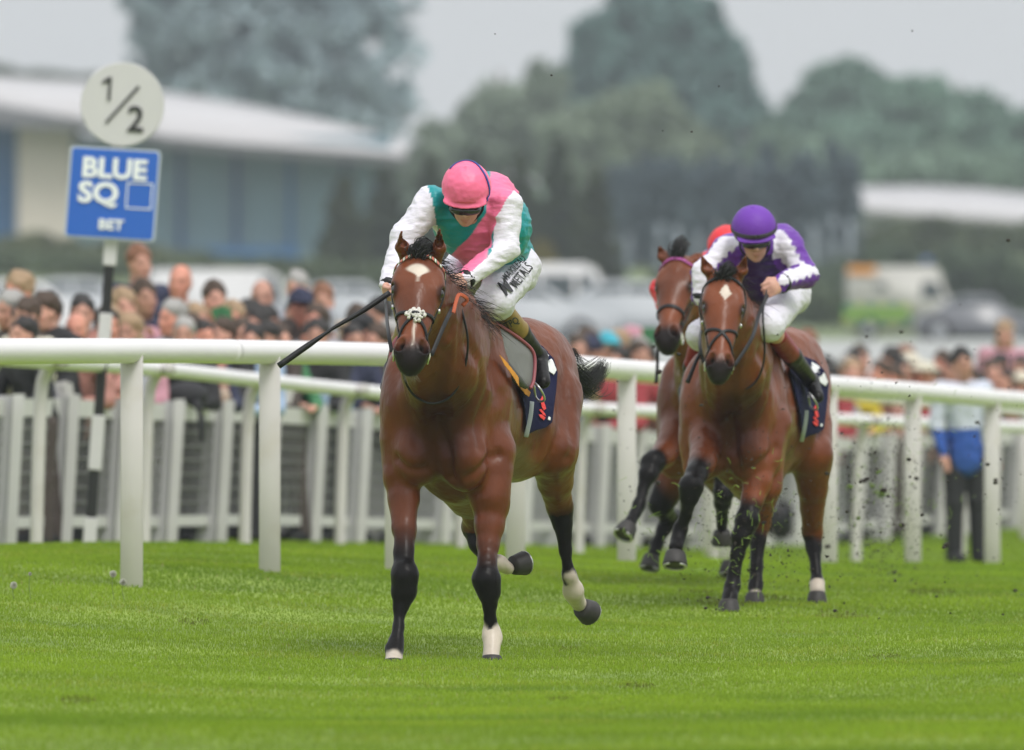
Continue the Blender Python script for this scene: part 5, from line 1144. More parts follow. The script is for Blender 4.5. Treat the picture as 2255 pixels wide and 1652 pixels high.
def tack(S, T, lab_s, lab_c, tx, lead=True):
    """T maps photo coords of the leading horse's saddle to this horse"""
    d0 = S['d0']; F = S['F']; mp = T; q = lambda L: [mp(*a) for a in L]
    c0 = P(*mp(1190, 900), d0+.8); rc = empty('saddle_cloth', c0, lab_c, 'saddle cloth', 'number cloths under the saddles')
    if not lead: q = lambda L: [mp(*a) for a in L]
    drape('cloth', M_navy, rc, F, d0, q([(1120, 745), (1160, 748), (1195, 762), (1219, 788), (1228, 820), (1225, 860), (1216, 931), (1202, 942), (1180, 948), (1160, 958), (1156, 900), (1140, 830)]), step=3*S.get('sc', 1), off=.014, hi=1.55)
    drape('number_patch', M_white, rc, F, d0, q([(1184, 764), (1202, 774), (1218, 794), (1226, 815), (1220, 826), (1206, 816), (1196, 800), (1184, 792)]), step=2, off=.020, hi=1.55)
    X, Y = mp(1198, 796); snaptext('1' if tx else '3', .085, .004, X, Y, -55, F, d0, M_navy, rc, off=.024)
    for k, pl in enumerate(([(1190, 880), (1196, 868), (1198, 884), (1203, 900), (1197, 905), (1193, 896)], [(1187, 903), (1192, 900), (1200, 910), (1203, 917), (1196, 914)], [(1186, 913), (1194, 913), (1202, 920), (1198, 926), (1190, 920)])):
        drape('print', M_redl, rc, F, d0, q(pl), step=1.2, off=.020, hi=1.55)
    drape('print', M_white, rc, F, d0, q([(1208, 917), (1213, 919), (1212, 926), (1206, 925)]), step=1.2, off=.020, hi=1.55)
    rs = empty('saddle', P(*mp(1110, 760), d0+.5), lab_s, 'saddle', 'racing saddles')
    if lead: drape('chamois', M_cham, rs, F, d0, q([(1096, 776), (1112, 792), (1136, 822), (1156, 850), (1169, 864), (1165, 875), (1156, 868), (1143, 852), (1128, 828), (1112, 806)]), step=2, off=.03, hi=1.0)
    out = [(1040, 696, .12), (1082, 708, .25), (1121, 730, .40), (1158, 757, .52), (1174, 776, .56), (1178, 800, .56), (1175, 838, .52), (1168, 856, .48), (1158, 852, .44), (1134, 828, .38), (1098, 780, .28), (1066, 736, .18)]
    fo = 0 if lead else .14; pts = np.array([P(*mp(a, b), d0+c*.9+fo) for a, b, c in out]); n = len(pts); ed = spline(np.vstack([pts, pts[:1]]), n*4)[:-1]; k = len(ed); c = ed.mean(0)
    V = [ed, c+(ed-c)*.66+np.array([0, -.006, 0]), c+(ed-c)*.33+np.array([0, -.008, 0]), c[None]+np.array([0, -.008, 0])]; Vf = np.vstack(V); Fa = [(r*k+i, r*k+(i+1) % k, (r+1)*k+(i+1) % k, (r+1)*k+i) for r in range(2) for i in range(k)]+[(2*k+i, 2*k+(i+1) % k, 3*k) for i in range(k)]
    Vb = Vf+np.array([0, .02, 0]); nn = len(Vf); Fb = [tuple(np.array(f[::-1])+nn) for f in Fa]+[(i, i+nn, (i+1) % k+nn, (i+1) % k) for i in range(k)]
    if lead: obj('flap', np.vstack([Vf, Vb]), Fa+Fb, M_rub if lead else M_roll, rs)
    if lead: m = MB(); m.tube(spline(np.array([P(*mp(a, b), d0+c_*.9-.012+fo) for a, b, c_ in out[:8]]), 40), .0085, 8); m.build('trim', M_rim if lead else M_roll, rs)
    if lead: m = MB(); m.tube(spline(np.array([P(*mp(a, b), d0+c_) for a, b, c_ in ((1046, 712, .06), (1066, 738, .10), (1098, 782, .20), (1134, 830, .30), (1158, 852, .38))]), 24), np.interp(np.linspace(0, 1, 24), [0, .3, .8, 1], [.008, .020, .024, .012]), 12); m.build('knee_roll', M_roll, rs)
    # flap of the far side showing left of the muzzle
    if lead: m = MB(); m.tube(spline(np.array([P(*mp(a, b), d0+.35) for a, b in ((886, 735), (868, 760), (862, 795), (870, 830))]), 16), [.03]*16, 10, squash=(1, .5)); m.build('flap', M_rim, rs)
    m = MB(); m.ellipsoid(P(*(mp(1110, 730) if lead else (1690, 755)), d0+.62), (.11, .22, .05), 20, 12); m.build('seat', M_roll, rs)
    g1, ok = ray_hit(F, d0, *[np.array(a) for a in zip(*q([(1171, 885), (1168, 915), (1163, 940), (1160, 954), (1158, 962)]))], off=.022); gp = q([(1171, 885), (1168, 915), (1163, 940), (1160, 954), (1158, 962)])
    pp = spline(np.array([P(a[0], a[1], d) for a, d in zip(gp, g1)]), 16); m = MB(); m.ribbon(pp, np.tile([.2, -1, 0], (16, 1)), .011, .005); m.build('girth', mat('pale_girth', (.38, .42, .42), .8), rs)
    m = MB(); m.tube(spline(np.array([P(*mp(a, b), d0+c_) for a, b, c_ in ((1176, 842, .50), (1186, 852, .46), (1195, 866, .48), (1199, 880, .56), (1190, 884, .66), (1180, 874, .70), (1176, 850, .66))]), 24), .0055, 8); m.build('stirrup_iron', M_shoe, rs)
    if lead: m = MB(); m.tube(spline(np.array([P(*mp(a, b), d0+c_) for a, b, c_ in ((852, 835, .70), (842, 860, .62), (848, 876, .60), (862, 868, .68))]), 16), .0055, 8); m.build('stirrup_iron', M_shoe, rs)
    return rc, rs
tack(H1, lambda X, Y: (X, Y), 'grey racing saddle with burgundy trim and orange chamois under the pink capped rider', 'navy number cloth with red print under the pink capped rider', 1)
tack(H2, lambda X, Y: (1765+(X-1158)*.86, 925+(Y-925)*.885+14), 'dark racing saddle under the rider in purple', 'navy number cloth with red print under the rider in purple', 0, False)
# writing on the breeches and boot
M_ink = mat('black_print', (.015, .015, .017), .6)
for s_, sz, bo, X, Y, a, sx in (('MAXILEAD', .050, .0006, 1133, 590, 48, .56), ('METALS', .066, .0010, 1149, 607, 52, .54), ('M', .10, .003, 1114, 634, 35, .6)):
    snaptext(s_, sz, bo, X, Y, a, R1['D'], 52., M_ink, R1['root'], sx, off=.010)
BtF = Field(R1['pts']['legL'][1]-.2, R1['pts']['legL'][2]+.2, .008); a_ = R1['pts']['legL']; BtF.cone(a_[1], a_[2], .053, .045, 0)
snaptext('TPQ', .045, .001, 1127, 712, 28, BtF, 52., M_ink, R1['root'], .8, off=.011, name='boot_lettering')
# reins
def reins(S, R, lab, pr, loop):
    H = S['H']; J = S['J']; r = empty('reins', H(.5, .09, -.12), lab, 'reins', 'reins held by the riders')
    m = MB(); m.ribbon(spline([H(.50, .095, -.12)]+[J(*p) for p in pr], 24), np.tile([.3, -1, .1], (24, 1)), .0095, .005); m.build('rein', M_leath, r)
    m = MB(); m.ribbon(spline([H(.50, -.095, -.12), H(.35, -.12, -.14), R['pts']['armR'][3]+[0, 0, -.02]], 16), np.tile([-.3, -1, .1], (16, 1)), .0085, .005); m.build('rein', M_leath, r)
    m = MB(); m.tube(spline([J(*p) for p in loop], 40), .0055, 8); m.build('rein_loop', M_leath, r); return r
rn = reins(H1, R1, 'black leather reins with an orange grip running to the pink capped rider', [(985, 700, -.80), (1003, 668, -.50), (1008, 645, -.28)],
      [(1008, 648, -.30), (1016, 680, -.42), (1028, 730, -.42), (1030, 770, -.40), (1020, 825, -.36), (1000, 865, -.34), (975, 884, -.34), (945, 888, -.34), (915, 874, -.34), (897, 850, -.36), (887, 820, -.45), (880, 790, -.6)])
m = MB(); m.ribbon(spline([P(998, 690, 51.25), P(1004, 664, 51.35), P(1010, 650, 51.45), P(1022, 653, 51.48), P(1028, 662, 51.5), P(1018, 674, 51.5)], 20), np.tile([.2, -1, .3], (20, 1)), .0085, .006); m.build('rubber_grip', mat('orange_rubber', srgb(165, 75, 38), .7), rn)
reins(H2, R2, 'plain black reins running to the rider in purple', [(1655, 745, -.75), (1672, 690, -.45), (1690, 650, -.25)],
      [(1688, 640, -.22), (1680, 690, -.5), (1684, 770, -.40), (1676, 820, -.36), (1655, 850, -.35), (1630, 858, -.35), (1600, 855, -.36), (1570, 830, -.5)])
m = MB(); m.tube(spline([P(1672, 595, 58.6), P(1650, 588, 58.5), P(1690, 590, 58.7), P(1704, 612, 58.75), P(1698, 650, 58.75)][2:], 12), .006, 8)
def whip(pts, rs, label):
    m = MB(); p = spline(pts, 30); m.tube(p, np.interp(np.linspace(0, 1, 30), np.linspace(0, 1, len(rs)), rs), 8); o = m.build('whip', M_leath, None); return tag(o, label, 'whip')
whip([P(858, 645, 51.8), P(800, 684, 51.76), P(735, 722, 51.72), P(722, 731, 51.71), P(668, 768, 51.68), P(614, 806, 51.65)], [.013, .013, .011, .009, .007, .008, .014, .015, .015], 'black whip with a flat padded end held out over the white rail')
whip([P(1546, 700, 58.8), P(1547, 760, 58.75), P(1530, 802, 58.7), P(1514, 842, 58.65)], [.011, .009, .010, .013], 'black whip pointing down beside the horse with the diamond')
whip([P(1462, 690, 62.7), P(1450, 765, 62.3), P(1448, 800, 62.25), P(1445, 843, 62.2)], [.012, .008, .009, .010], 'black whip hanging below the muzzle of the half hidden horse')
# ---------------------------------------------------------------- spectators
def person_meshes(pose):
    """meshes of a 1.75 m standing adult facing -Y, built around the origin"""
    h = .017; lo, hi = (-.55, -.75, -.02), (.55, .35, 1.85); U = np.array([0, 0, 1.]); Fd = np.array([0, -1., 0]); hc = np.array([0, -.03, 1.63])
    if pose == 'lean': hc = np.array([0, -.16, 1.58])
    A = {'stand': ([(.19, 0, 1.42), (.24, .0, 1.13), (.22, -.10, .90), (.22, -.14, .82)], [(-.19, 0, 1.42), (-.24, 0, 1.13), (-.22, -.10, .90), (-.22, -.14, .82)]),
         'lean': ([(.19, -.08, 1.37), (.27, -.22, 1.08), (.10, -.48, 1.05), (.03, -.54, 1.05)], [(-.19, -.08, 1.37), (-.27, -.22, 1.10), (-.10, -.46, 1.08), (-.03, -.52, 1.08)]),
         'raise': ([(.19, 0, 1.42), (.30, -.10, 1.20), (.14, -.26, 1.40), (.10, -.28, 1.48)], [(-.19, 0, 1.42), (-.24, -.10, 1.13), (-.10, -.34, 1.12), (-.04, -.38, 1.14)])}[pose]
    G = Field(lo, hi, h); headprims(G, hc, U, Fd); ch = np.array([0, 0 if pose != 'lean' else -.07, 1.30]); pv = np.array([0, .02, .95])
    G.cone(hc-U*.06+[0, .02, 0], ch+[0, 0, .12], .055, .06, .03); G.cone(ch, pv, .12, .12, .05)
    for a in A:
        a = [np.array(q) for q in a]; G.cone(a[0], a[1], .048, .040, .03); G.cone(a[1], a[2], .040, .028, .02)
        f = (a[3]-a[2])/np.linalg.norm(a[3]-a[2]); s = np.cross(f, [0, 0, 1.]); s = s if np.linalg.norm(s) > .2 else np.array([0, 1., 0]); s /= np.linalg.norm(s)
        G.ell(a[2]+f*.05, (.038, .05, .02), [s, f, np.cross(s, f)], .02)
        for i in range(4): b = a[2]+f*.085+s*(i-1.5)*.021; G.cone(b, b+f*.045-np.array([0, 0, .03]), .010, .009, .004)
        G.cone(a[2]+f*.03+s*.035, a[2]+f*.075+s*.05, .012, .010, .006)
    for s in (-1, 1): G.cone((s*.09, .02, .92), (s*.10, .0, .5), .08, .055, .04); G.cone((s*.10, 0, .5), (s*.11, .02, .08), .05, .04, .03); G.cone((s*.11, .02, .04), (s*.12, -.15, .03), .045, .035, .02)
    V, Q = G.mesh(); body = mesh_data('person_body', V, Q, M_skin, True, skincol(V, hc, U, Fd))
    T = Field(lo, hi, h); T.cone(ch+[.07, 0, .06], ch+[-.07, 0, .06], .125, .125, .05); T.cone(ch, pv, .155, .145, .06); T.cone(pv, pv-[0, 0, .10], .15, .155, .04)
    for a in A: a = [np.array(q) for q in a]; T.cone(ch+(a[0]-ch)*.6, a[0], .09, .068, .05); T.cone(a[0], a[1], .068, .058, .03); T.cone(a[1], a[2], .056, .042, .02)
    T.ell(hc-U*.22+Fd*.10, (.05, .06, .08), None, .02, 'sub')
    V, Q = T.mesh(); V = crease(V, T, .010, 9, (1, 1, 1.2), 71); top = mesh_data('person_top', V, Q, None, True)
    L = Field(lo, hi, h)
    for s in (-1, 1): L.cone((s*.08, .02, .92), (s*.10, .0, .5), .105, .08, .04); L.cone((s*.10, 0, .5), (s*.11, .03, .07), .078, .07, .03)
    V, Q = L.mesh(); leg = mesh_data('person_trousers', V, Q, None, True)
    L = Field(lo, hi, h)
    for s in (-1, 1): L.cone((s*.11, .03, .05), (s*.12, -.16, .04), .062, .048, .02); L.cone((s*.11, .03, .05), (s*.11, .03, .10), .06, .05, .02)
    V, Q = L.mesh(); shoe = mesh_data('person_shoes', V, Q, None, True)
    return dict(body=body, top=top, leg=leg, shoe=shoe, hc=hc)
def hair_mesh(kind, hc):
    G = Field(hc-.25, hc+.25, .011); c = hc+np.array([0, .015, .035]); U = np.array([0, 0, 1.])
    if kind == 'short': G.ell(c+[0, .008, .010], (.086, .104, .108), None, 0); G.ell(hc+[0, -.12, -.05], (.085, .105, .095), None, .01, 'sub'); G.ell(hc+[0, -.03, -.16], (.14, .16, .12), None, .01, 'sub')
    elif kind == 'long': G.ell(c+[0, .012, .008], (.096, .108, .112), None, 0); G.ell(hc+[0, .04, -.09], (.10, .075, .14), None, .03); G.ell(hc+[0, -.135, -.06], (.070, .105, .105), None, .01, 'sub')
    elif kind == 'bald': G.ell(c+[0, .012, -.04], (.083, .100, .06), None, 0); G.ell(hc+[0, -.10, 0], (.12, .12, .2), None, .01, 'sub')
    elif kind == 'cap': G.ell(c+[0, .0, .022], (.095, .112, .10), None, 0); G.ell(hc+[0, 0, -.09], (.2, .2, .11), None, .005, 'sub'); G.ell(hc+[0, -.14, .045], (.075, .07, .012), None, .01)
    elif kind == 'hat': G.ell(hc+[0, 0, .075], (.17, .18, .014), None, 0); G.ell(hc+[0, 0, .10], (.10, .11, .065), None, .02)
    V, Q = G.mesh(); V = displace(V, G, [(.012, 14), (.008, 28), (.004, 60)], 5); return mesh_data('person_'+kind, V, Q, None, True)
POSES = {k: person_meshes(k) for k in ('stand', 'lean', 'raise')}
HAIRS = {(k, p): hair_mesh(k, POSES[p]['hc']) for k in ('short', 'long', 'bald', 'cap', 'hat') for p in POSES}
COLS = {'brown': (.05, .028, .016), 'dark': (.014, .011, .010), 'grey': (.30, .29, .28), 'blond': (.30, .20, .115), 'red': (.20, .085, .045), 'white': (.55, .54, .52), 'navy': (.018, .022, .055), 'black': (.012, .012, .014),
        'coral': (.36, .17, .14), 'tan': (.34, .25, .15), 'pink': (.45, .22, .27), 'grey2': (.30, .31, .35), 'blue': (.04, .13, .42), 'turquoise': (.05, .36, .46), 'green': (.04, .17, .07), 'redt': (.30, .035, .045), 'cream': (.60, .56, .46),
        'lightblue': (.32, .42, .60), 'purple': (.13, .06, .17), 'yellow': (.65, .50, .05), 'brownt': (.06, .045, .04), 'orange': (.38, .16, .09), 'check': (.45, .45, .52)}
WORD = {'grey2': 'grey', 'redt': 'red', 'brownt': 'brown', 'lightblue': 'pale blue', 'check': 'pale grey'}
_mc = {}
def skinvar(i, g):
    m = M_skin.copy(); m.name = 'skin_tone'; N = m.node_tree.nodes; L = m.node_tree.links; gm = N.new('ShaderNodeMix'); gm.data_type = 'RGBA'; gm.blend_type = 'MULTIPLY'; gm.inputs['Factor'].default_value = 1; gm.inputs[7].default_value = (*g, 1)
    at = [n for n in N if n.type == 'ATTRIBUTE'][0]; L.new(at.outputs['Color'], gm.inputs[6]); L.new(gm.outputs[2], N['Principled BSDF'].inputs['Base Color']); return m
SKINS = [skinvar(i, g) for i, g in enumerate(((1, .95, .95), (1.08, .86, .82), (.82, .78, .76), (1.1, 1.04, 1.05)))]
def cmat(kind, c):
    if (kind, c) not in _mc: _mc[(kind, c)] = mat(WORD.get(c, c)+'_'+kind, COLS[c], .8 if kind != 'hair' else .65, var=.15, vscale=6)
    return _mc[(kind, c)]
CNT = 0
def spectator(label, X, Yt, d, pose, hair, hcol, top, legs='navy', yaw=None, group='spectators behind the fence', hmin=1.5, hmax=1.92, foot=None):
    """X, Yt: centre and top of the head in the photo; d distance"""
    global CNT; CNT += 1; r = random.Random(CNT*7)
    M = POSES[pose]; tp = P(X, Yt, d); g = gz(tp[0], d); Hm = tp[2]-g; full = M['hc'][2]+.14
    sc = min(max(Hm/full, hmin/1.77), hmax/1.77); z = tp[2]-full*sc if foot is None else foot
    if yaw is None: yaw = math.radians(r.uniform(-55, 35))
    off = np.array([M['hc'][0]*math.cos(yaw)-M['hc'][1]*math.sin(yaw), M['hc'][0]*math.sin(yaw)+M['hc'][1]*math.cos(yaw)])*sc
    root = empty('person', (tp[0]-off[0], d-off[1], z), label, 'person', group); root.rotation_euler = (math.radians(r.uniform(-3, 3)), math.radians(r.uniform(-5, 5)), yaw); root.scale = (sc, sc, sc)
    def part(nm, me, mt):
        o = bpy.data.objects.new(nm, me); SC.collection.objects.link(o); o.parent = root
        if mt is not None:
            if not me.materials: me.materials.append(mt)
            o.material_slots[0].link = 'OBJECT'; o.material_slots[0].material = mt
        return o
    bo_ = part('body', M['body'], None); bo_.material_slots[0].link = 'OBJECT'; bo_.material_slots[0].material = SKINS[CNT % 4]; part('jacket', M['top'], cmat('cloth', top)); part('trousers', M['leg'], cmat('cloth', legs)); part('shoes', M['shoe'], cmat('leather', 'black'))
    part('hat' if hair in ('cap', 'hat') else 'hair', HAIRS[(hair, pose)], cmat('hat' if hair in ('cap', 'hat') else 'hair', hcol))
    return root
def fence_d(X):
    # distance of the fence line at photo column X
    a = (X-XC)/FPX; dx, dy = A1-A0; t = (a*A0[1]-A0[0])/(dx-a*dy); return float(A0[1]+t*dy)
HW = {'short': '{} hair', 'long': 'long {} hair', 'bald': 'thinning {} hair', 'cap': '{} cap', 'hat': '{} hat'}
PW = {'stand': 'standing', 'lean': 'leaning on the fence', 'raise': 'with a raised hand'}
# X, top of head Y, metres behind the fence, pose, hair, hair colour, top colour, where
PEOPLE = [
 (17, 596, 3.2, 'stand', 'long', 'blond', 'cream', 'at the far left edge'), (20, 640, 1.4, 'lean', 'short', 'grey', 'brownt', 'at the far left edge'), (95, 643, 1.2, 'lean', 'short', 'brown', 'black', 'left of the striped post'),
 (33, 700, .5, 'lean', 'short', 'dark', 'black', 'at the far left edge'), (148, 684, .7, 'lean', 'bald', 'grey', 'coral', 'left of the striped post'), (201, 652, 1.3, 'lean', 'short', 'dark', 'coral', 'just left of the striped post'),
 (62, 702, .4, 'lean', 'short', 'dark', 'navy', 'low between two men at the left'), (308, 537, 6.5, 'stand', 'short', 'red', 'navy', 'standing highest right of the striped post'), (358, 578, 5.5, 'stand', 'bald', 'grey', 'navy', 'tall, right of the striped post'),
 (327, 612, 4.5, 'stand', 'short', 'brown', 'navy', 'between the two tall men'), (298, 632, 2.8, 'raise', 'long', 'blond', 'pink', 'right of the striped post'), (276, 668, 1.2, 'lean', 'long', 'blond', 'tan', 'beside the striped post'),
 (355, 662, 1.6, 'lean', 'short', 'grey', 'grey2', 'below the tall bald man'), (302, 690, .6, 'lean', 'long', 'blond', 'pink', 'low, beside the striped post'), (452, 615, 3.2, 'stand', 'short', 'brown', 'tan', 'alone before the white van'),
 (410, 690, .9, 'lean', 'short', 'brown', 'coral', 'low, before the white van'), (436, 706, .4, 'lean', 'short', 'dark', 'navy', 'low, behind the second rail post'), (581, 613, 3.4, 'stand', 'bald', 'grey', 'brownt', 'at the right end of the white van'),
 (545, 676, 1.6, 'raise', 'short', 'dark', 'green', 'below the bald man'), (556, 702, .7, 'lean', 'short', 'brown', 'coral', 'low below the bald man'), (622, 634, 2.8, 'stand', 'cap', 'navy', 'orange', 'between the bald man and the tall grey one'),
 (608, 706, .5, 'lean', 'short', 'dark', 'brownt', 'low, above the whip'), (678, 594, 4.0, 'stand', 'short', 'grey', 'grey2', 'tallest, left of the leading horse'), (722, 622, 4.3, 'stand', 'short', 'red', 'tan', 'beside the tall grey-haired one'),
 (684, 672, 1.6, 'lean', 'short', 'brown', 'grey2', 'in front of the tall grey-haired one'), (664, 704, .6, 'lean', 'short', 'dark', 'black', 'low, above the whip'), (730, 700, .7, 'lean', 'short', 'dark', 'navy', 'low, above the middle of the whip'),
 (768, 668, 2.0, 'stand', 'short', 'brown', 'coral', 'just above the whip'), (800, 690, 1.2, 'lean', 'cap', 'black', 'blue', 'between whip and leading horse'), (843, 704, .8, 'lean', 'short', 'grey', 'grey2', 'next to the muzzle of the leading horse'),
 (640, 716, .2, 'lean', 'short', 'brown', 'green', 'bent low on the fence above the whip end'), (500, 700, .4, 'lean', 'short', 'brown', 'black', 'low, in front of the white van'), (480, 660, 2.2, 'raise', 'long', 'blond', 'green', 'beside the lone man before the van'),
 (1262, 738, 1.8, 'lean', 'short', 'brown', 'brownt', 'above the black tail'), (1290, 722, 3.0, 'stand', 'long', 'brown', 'tan', 'above the black tail'), (1332, 732, 2.0, 'stand', 'cap', 'turquoise', 'coral', 'right of the black tail'),
 (1364, 726, 2.4, 'stand', 'short', 'blond', 'pink', 'left of the half hidden horse'), (1397, 750, .8, 'lean', 'short', 'brown', 'redt', 'left of the half hidden horse'), (1413, 722, 2.6, 'stand', 'hat', 'pink', 'green', 'beside the muzzle of the half hidden horse'),
 (1340, 762, .5, 'lean', 'short', 'dark', 'redt', 'low, behind the wide post'), (1240, 762, .5, 'lean', 'short', 'dark', 'navy', 'low, behind the tail'), (1437, 760, .6, 'lean', 'short', 'dark', 'coral', 'low, under the half hidden muzzle'),
 (1782, 725, 4.0, 'stand', 'short', 'red', 'cream', 'just right of the maroon boot top'), (1811, 774, 1.5, 'lean', 'short', 'dark', 'coral', 'just right of the second horse'), (1847, 784, 1.0, 'lean', 'short', 'dark', 'grey2', 'right of the second horse'),
 (1880, 768, 2.0, 'stand', 'short', 'dark', 'brownt', 'below the ambulance'), (1909, 758, 2.6, 'stand', 'short', 'brown', 'coral', 'below the ambulance'), (1951, 762, 2.4, 'stand', 'short', 'dark', 'coral', 'below the ambulance, bent'),
 (1921, 792, .9, 'lean', 'short', 'brown', 'coral', 'low, below the ambulance'), (1985, 786, 1.0, 'lean', 'short', 'dark', 'redt', 'low, under the ambulance'), (2026, 758, 2.6, 'stand', 'short', 'red', 'tan', 'under the cab of the ambulance'),
 (2018, 796, .8, 'lean', 'short', 'dark', 'cream', 'low, under the ambulance cab'), (2066, 770, 2.0, 'stand', 'short', 'brown', 'coral', 'between ambulance and steward'), (2096, 786, 1.2, 'lean', 'short', 'dark', 'grey2', 'just left of the steward'),
 (2183, 790, 1.4, 'lean', 'short', 'brown', 'coral', 'just right of the steward'), (2206, 704, 6.0, 'stand', 'long', 'blond', 'pink', 'highest at the right edge'), (2225, 776, 1.8, 'stand', 'short', 'dark', 'black', 'near the right edge'), (2251, 784, 1.4, 'lean', 'short', 'dark', 'grey2', 'at the far right edge'),
 (1875, 790, .7, 'lean', 'short', 'blond', 'yellow', 'low, behind the right rail'), (1840, 802, .4, 'lean', 'short', 'dark', 'redt', 'low, beside the second horse'), (1960, 804, .4, 'lean', 'short', 'brown', 'orange', 'low, behind the right rail'),
 (2060, 808, .5, 'lean', 'short', 'dark', 'purple', 'low, behind the right rail'), (2130, 808, .6, 'lean', 'short', 'brown', 'check', 'low, beside the steward'), (2215, 812, .5, 'lean', 'short', 'dark', 'coral', 'low, near the right edge'),
 (240, 676, 1.0, 'lean', 'short', 'dark', 'grey2', 'right beside the striped post'), (378, 700, .5, 'lean', 'short', 'grey', 'black', 'low, leaning over the fence'), (120, 652, 2.4, 'stand', 'short', 'dark', 'navy', 'half hidden behind the dark suited man'), (520, 712, .3, 'lean', 'short', 'dark', 'lightblue', 'low, below the white van'),
 (700, 712, .3, 'lean', 'short', 'dark', 'lightblue', 'low, right of the whip end'), (780, 714, .3, 'lean', 'short', 'dark', 'navy', 'low, above the whip handle'), (820, 712, .4, 'lean', 'long', 'brown', 'brownt', 'low, beside the leading horse')]
seen = set()
for i, (X, Yt, back, pose, hk, hc_, tc_, where) in enumerate(PEOPLE):
    lab = 'spectator with '+HW[hk].format(WORD.get(hc_, hc_))+' and '+WORD.get(tc_, tc_)+' top, '+where
    seen.add(lab)
    spectator(lab, X, Yt, fence_d(X)+back+.25, pose, hk, hc_, tc_, 'black' if i % 3 else 'brownt')
rq = random.Random(77); LMK = [(0, 'near the left edge'), (120, 'left of the striped post'), (290, 'right of the striped post'), (420, 'before the white van'), (560, 'below the white van end'), (680, 'above the whip end'), (800, 'beside the leading horse'), (1250, 'above the tail'), (1340, 'behind the wide post'), (1425, 'left of the hidden horse'), (1850, 'right of the second horse'), (1960, 'below the ambulance'), (2070, 'left of the steward'), (2200, 'near the right edge')]
for i in range(34):
    X = [rq.uniform(0, 830), rq.uniform(1235, 1440), rq.uniform(1835, 2255)][(0, 2, 1, 2, 0, 2)[i % 6]]; base = np.interp(X, [0, 830, 1240, 1440, 1835, 2255], [712, 716, 764, 770, 806, 830]); Yt = base-rq.choice([4, 12, 30, 44, 58])*(.6 if X > 1200 else 1)
    where = min(LMK, key=lambda q: abs(q[0]-X))[1]
    for tr_ in range(60):
        hk, hc_, tc_ = rq.choice([('short', 'brown'), ('short', 'dark'), ('short', 'grey'), ('long', 'brown'), ('long', 'blond'), ('bald', 'grey'), ('cap', 'navy'), ('short', 'blond'), ('hat', 'cream')])+(rq.choice(['navy', 'black', 'tan', 'grey2', 'coral', 'check', 'lightblue', 'brownt', 'cream']),)
        lab = 'spectator with '+HW[hk].format(WORD.get(hc_, hc_))+' and '+WORD.get(tc_, tc_)+' top, in the crowd '+where
        if lab not in seen: break
    seen.add(lab); spectator(lab, X, Yt, fence_d(X)+rq.uniform(.8, 3.5), rq.choice(['lean', 'stand', 'raise']), hk, hc_, tc_, 'black')
spectator('steward in pale and royal blue top and black trousers standing on the turf', 2135, 777, FPX/268, 'stand', 'short', 'dark', 'blue', 'black', yaw=math.radians(20), group=None, foot=HC-(1242-YH)/268, hmin=1.6, hmax=1.9)
st = [o for o in bpy.data.objects if o.type == 'EMPTY' and str(o.get('label', '')).startswith('steward')][0]
def two_tone(name, a, b, z0):
    m = mat(name, a, .8); N = m.node_tree.nodes; L = m.node_tree.links; tc = N.new('ShaderNodeTexCoord'); sp = N.new('ShaderNodeSeparateXYZ'); g = N.new('ShaderNodeMath'); g.operation = 'GREATER_THAN'; g.inputs[1].default_value = z0
    L.new(tc.outputs['Object'], sp.inputs[0]); L.new(sp.outputs[2], g.inputs[0]); mx_ = N.new('ShaderNodeMix'); mx_.data_type = 'RGBA'; L.new(g.outputs[0], mx_.inputs['Factor']); mx_.inputs[6].default_value = (*b, 1); mx_.inputs[7].default_value = (*a, 1)
    L.new(mx_.outputs[2], N['Principled BSDF'].inputs['Base Color']); return m
for ch_ in st.children:
    if ch_.name.startswith('jacket'): ch_.material_slots[0].material = two_tone('steward_top', (.50, .53, .62), (.02, .075, .33), 1.10)
for X, Y, bk, c, lab in ((487, 700, 2.0, 'green', 'green and white racecard held up before the white van'), (620, 872, .0, 'white', 'white paper held over the fence below the whip end'), (135, 868, -.05, 'white', 'white paper on the fence left of the striped post'), (1428, 742, 2.0, 'green', 'green card beside the muzzle of the half hidden horse'), (700, 878, -.05, 'lightblue', 'pale blue paper on the fence left of the leading horse')):
    d = fence_d(X)+bk; c_ = P(X, Y, d); m = MB(); an = random.Random(X).uniform(-.5, .5); R_ = np.array([[math.cos(an), 0, -math.sin(an)], [0, 1, 0], [math.sin(an), 0, math.cos(an)]]); m.box(c_, (.11, .012, .17), R_); m.box(c_+[.05, -.02, .01], (.07, .01, .13), R_); tag(m.build('racecard', cmat('paper', c), None, smooth=False), lab, 'racecard', 'racecards in the crowd')
# things on and over the fence
def fence_obj(name, label, cat, X, Y, build, mt, back=-.15):
    d = fence_d(X)+back; c = P(X, Y, d); m = MB(); build(m, c); o = m.build(name, mt, None); return tag(o, label, cat)
def coat(m, c):
    m.ellipsoid(c, [[.16, 0, 0], [0, .09, 0], [0, 0, .09]], 16, 10); m.tube(spline([c+[.06, -.08, -.05], c+[.10, -.10, -.16], c+[.11, -.10, -.34]], 8), [.03, .035, .02, .02, .025, .022, .018, .012], 8)
fence_obj('coat', 'dark grey coat hanging over the fence left of the second rail post', 'coat', 412, 868, coat, mat('charcoal_cloth', (.03, .03, .035), .9))
fence_obj('dog', 'pale brown and white bag resting on the fence beside the grey coat', 'bag', 486, 876, lambda m, c: (m.ellipsoid(c, [[.075, 0, 0], [0, .06, 0], [0, 0, .07]], 14, 10), m.tube(spline([c+[-.05, 0, .05], c+[0, 0, .13], c+[.05, 0, .05]], 10), .008, 6)), mat('pale_brown_bag', (.42, .33, .26), .9, var=.3, vscale=18)).name = 'bag'
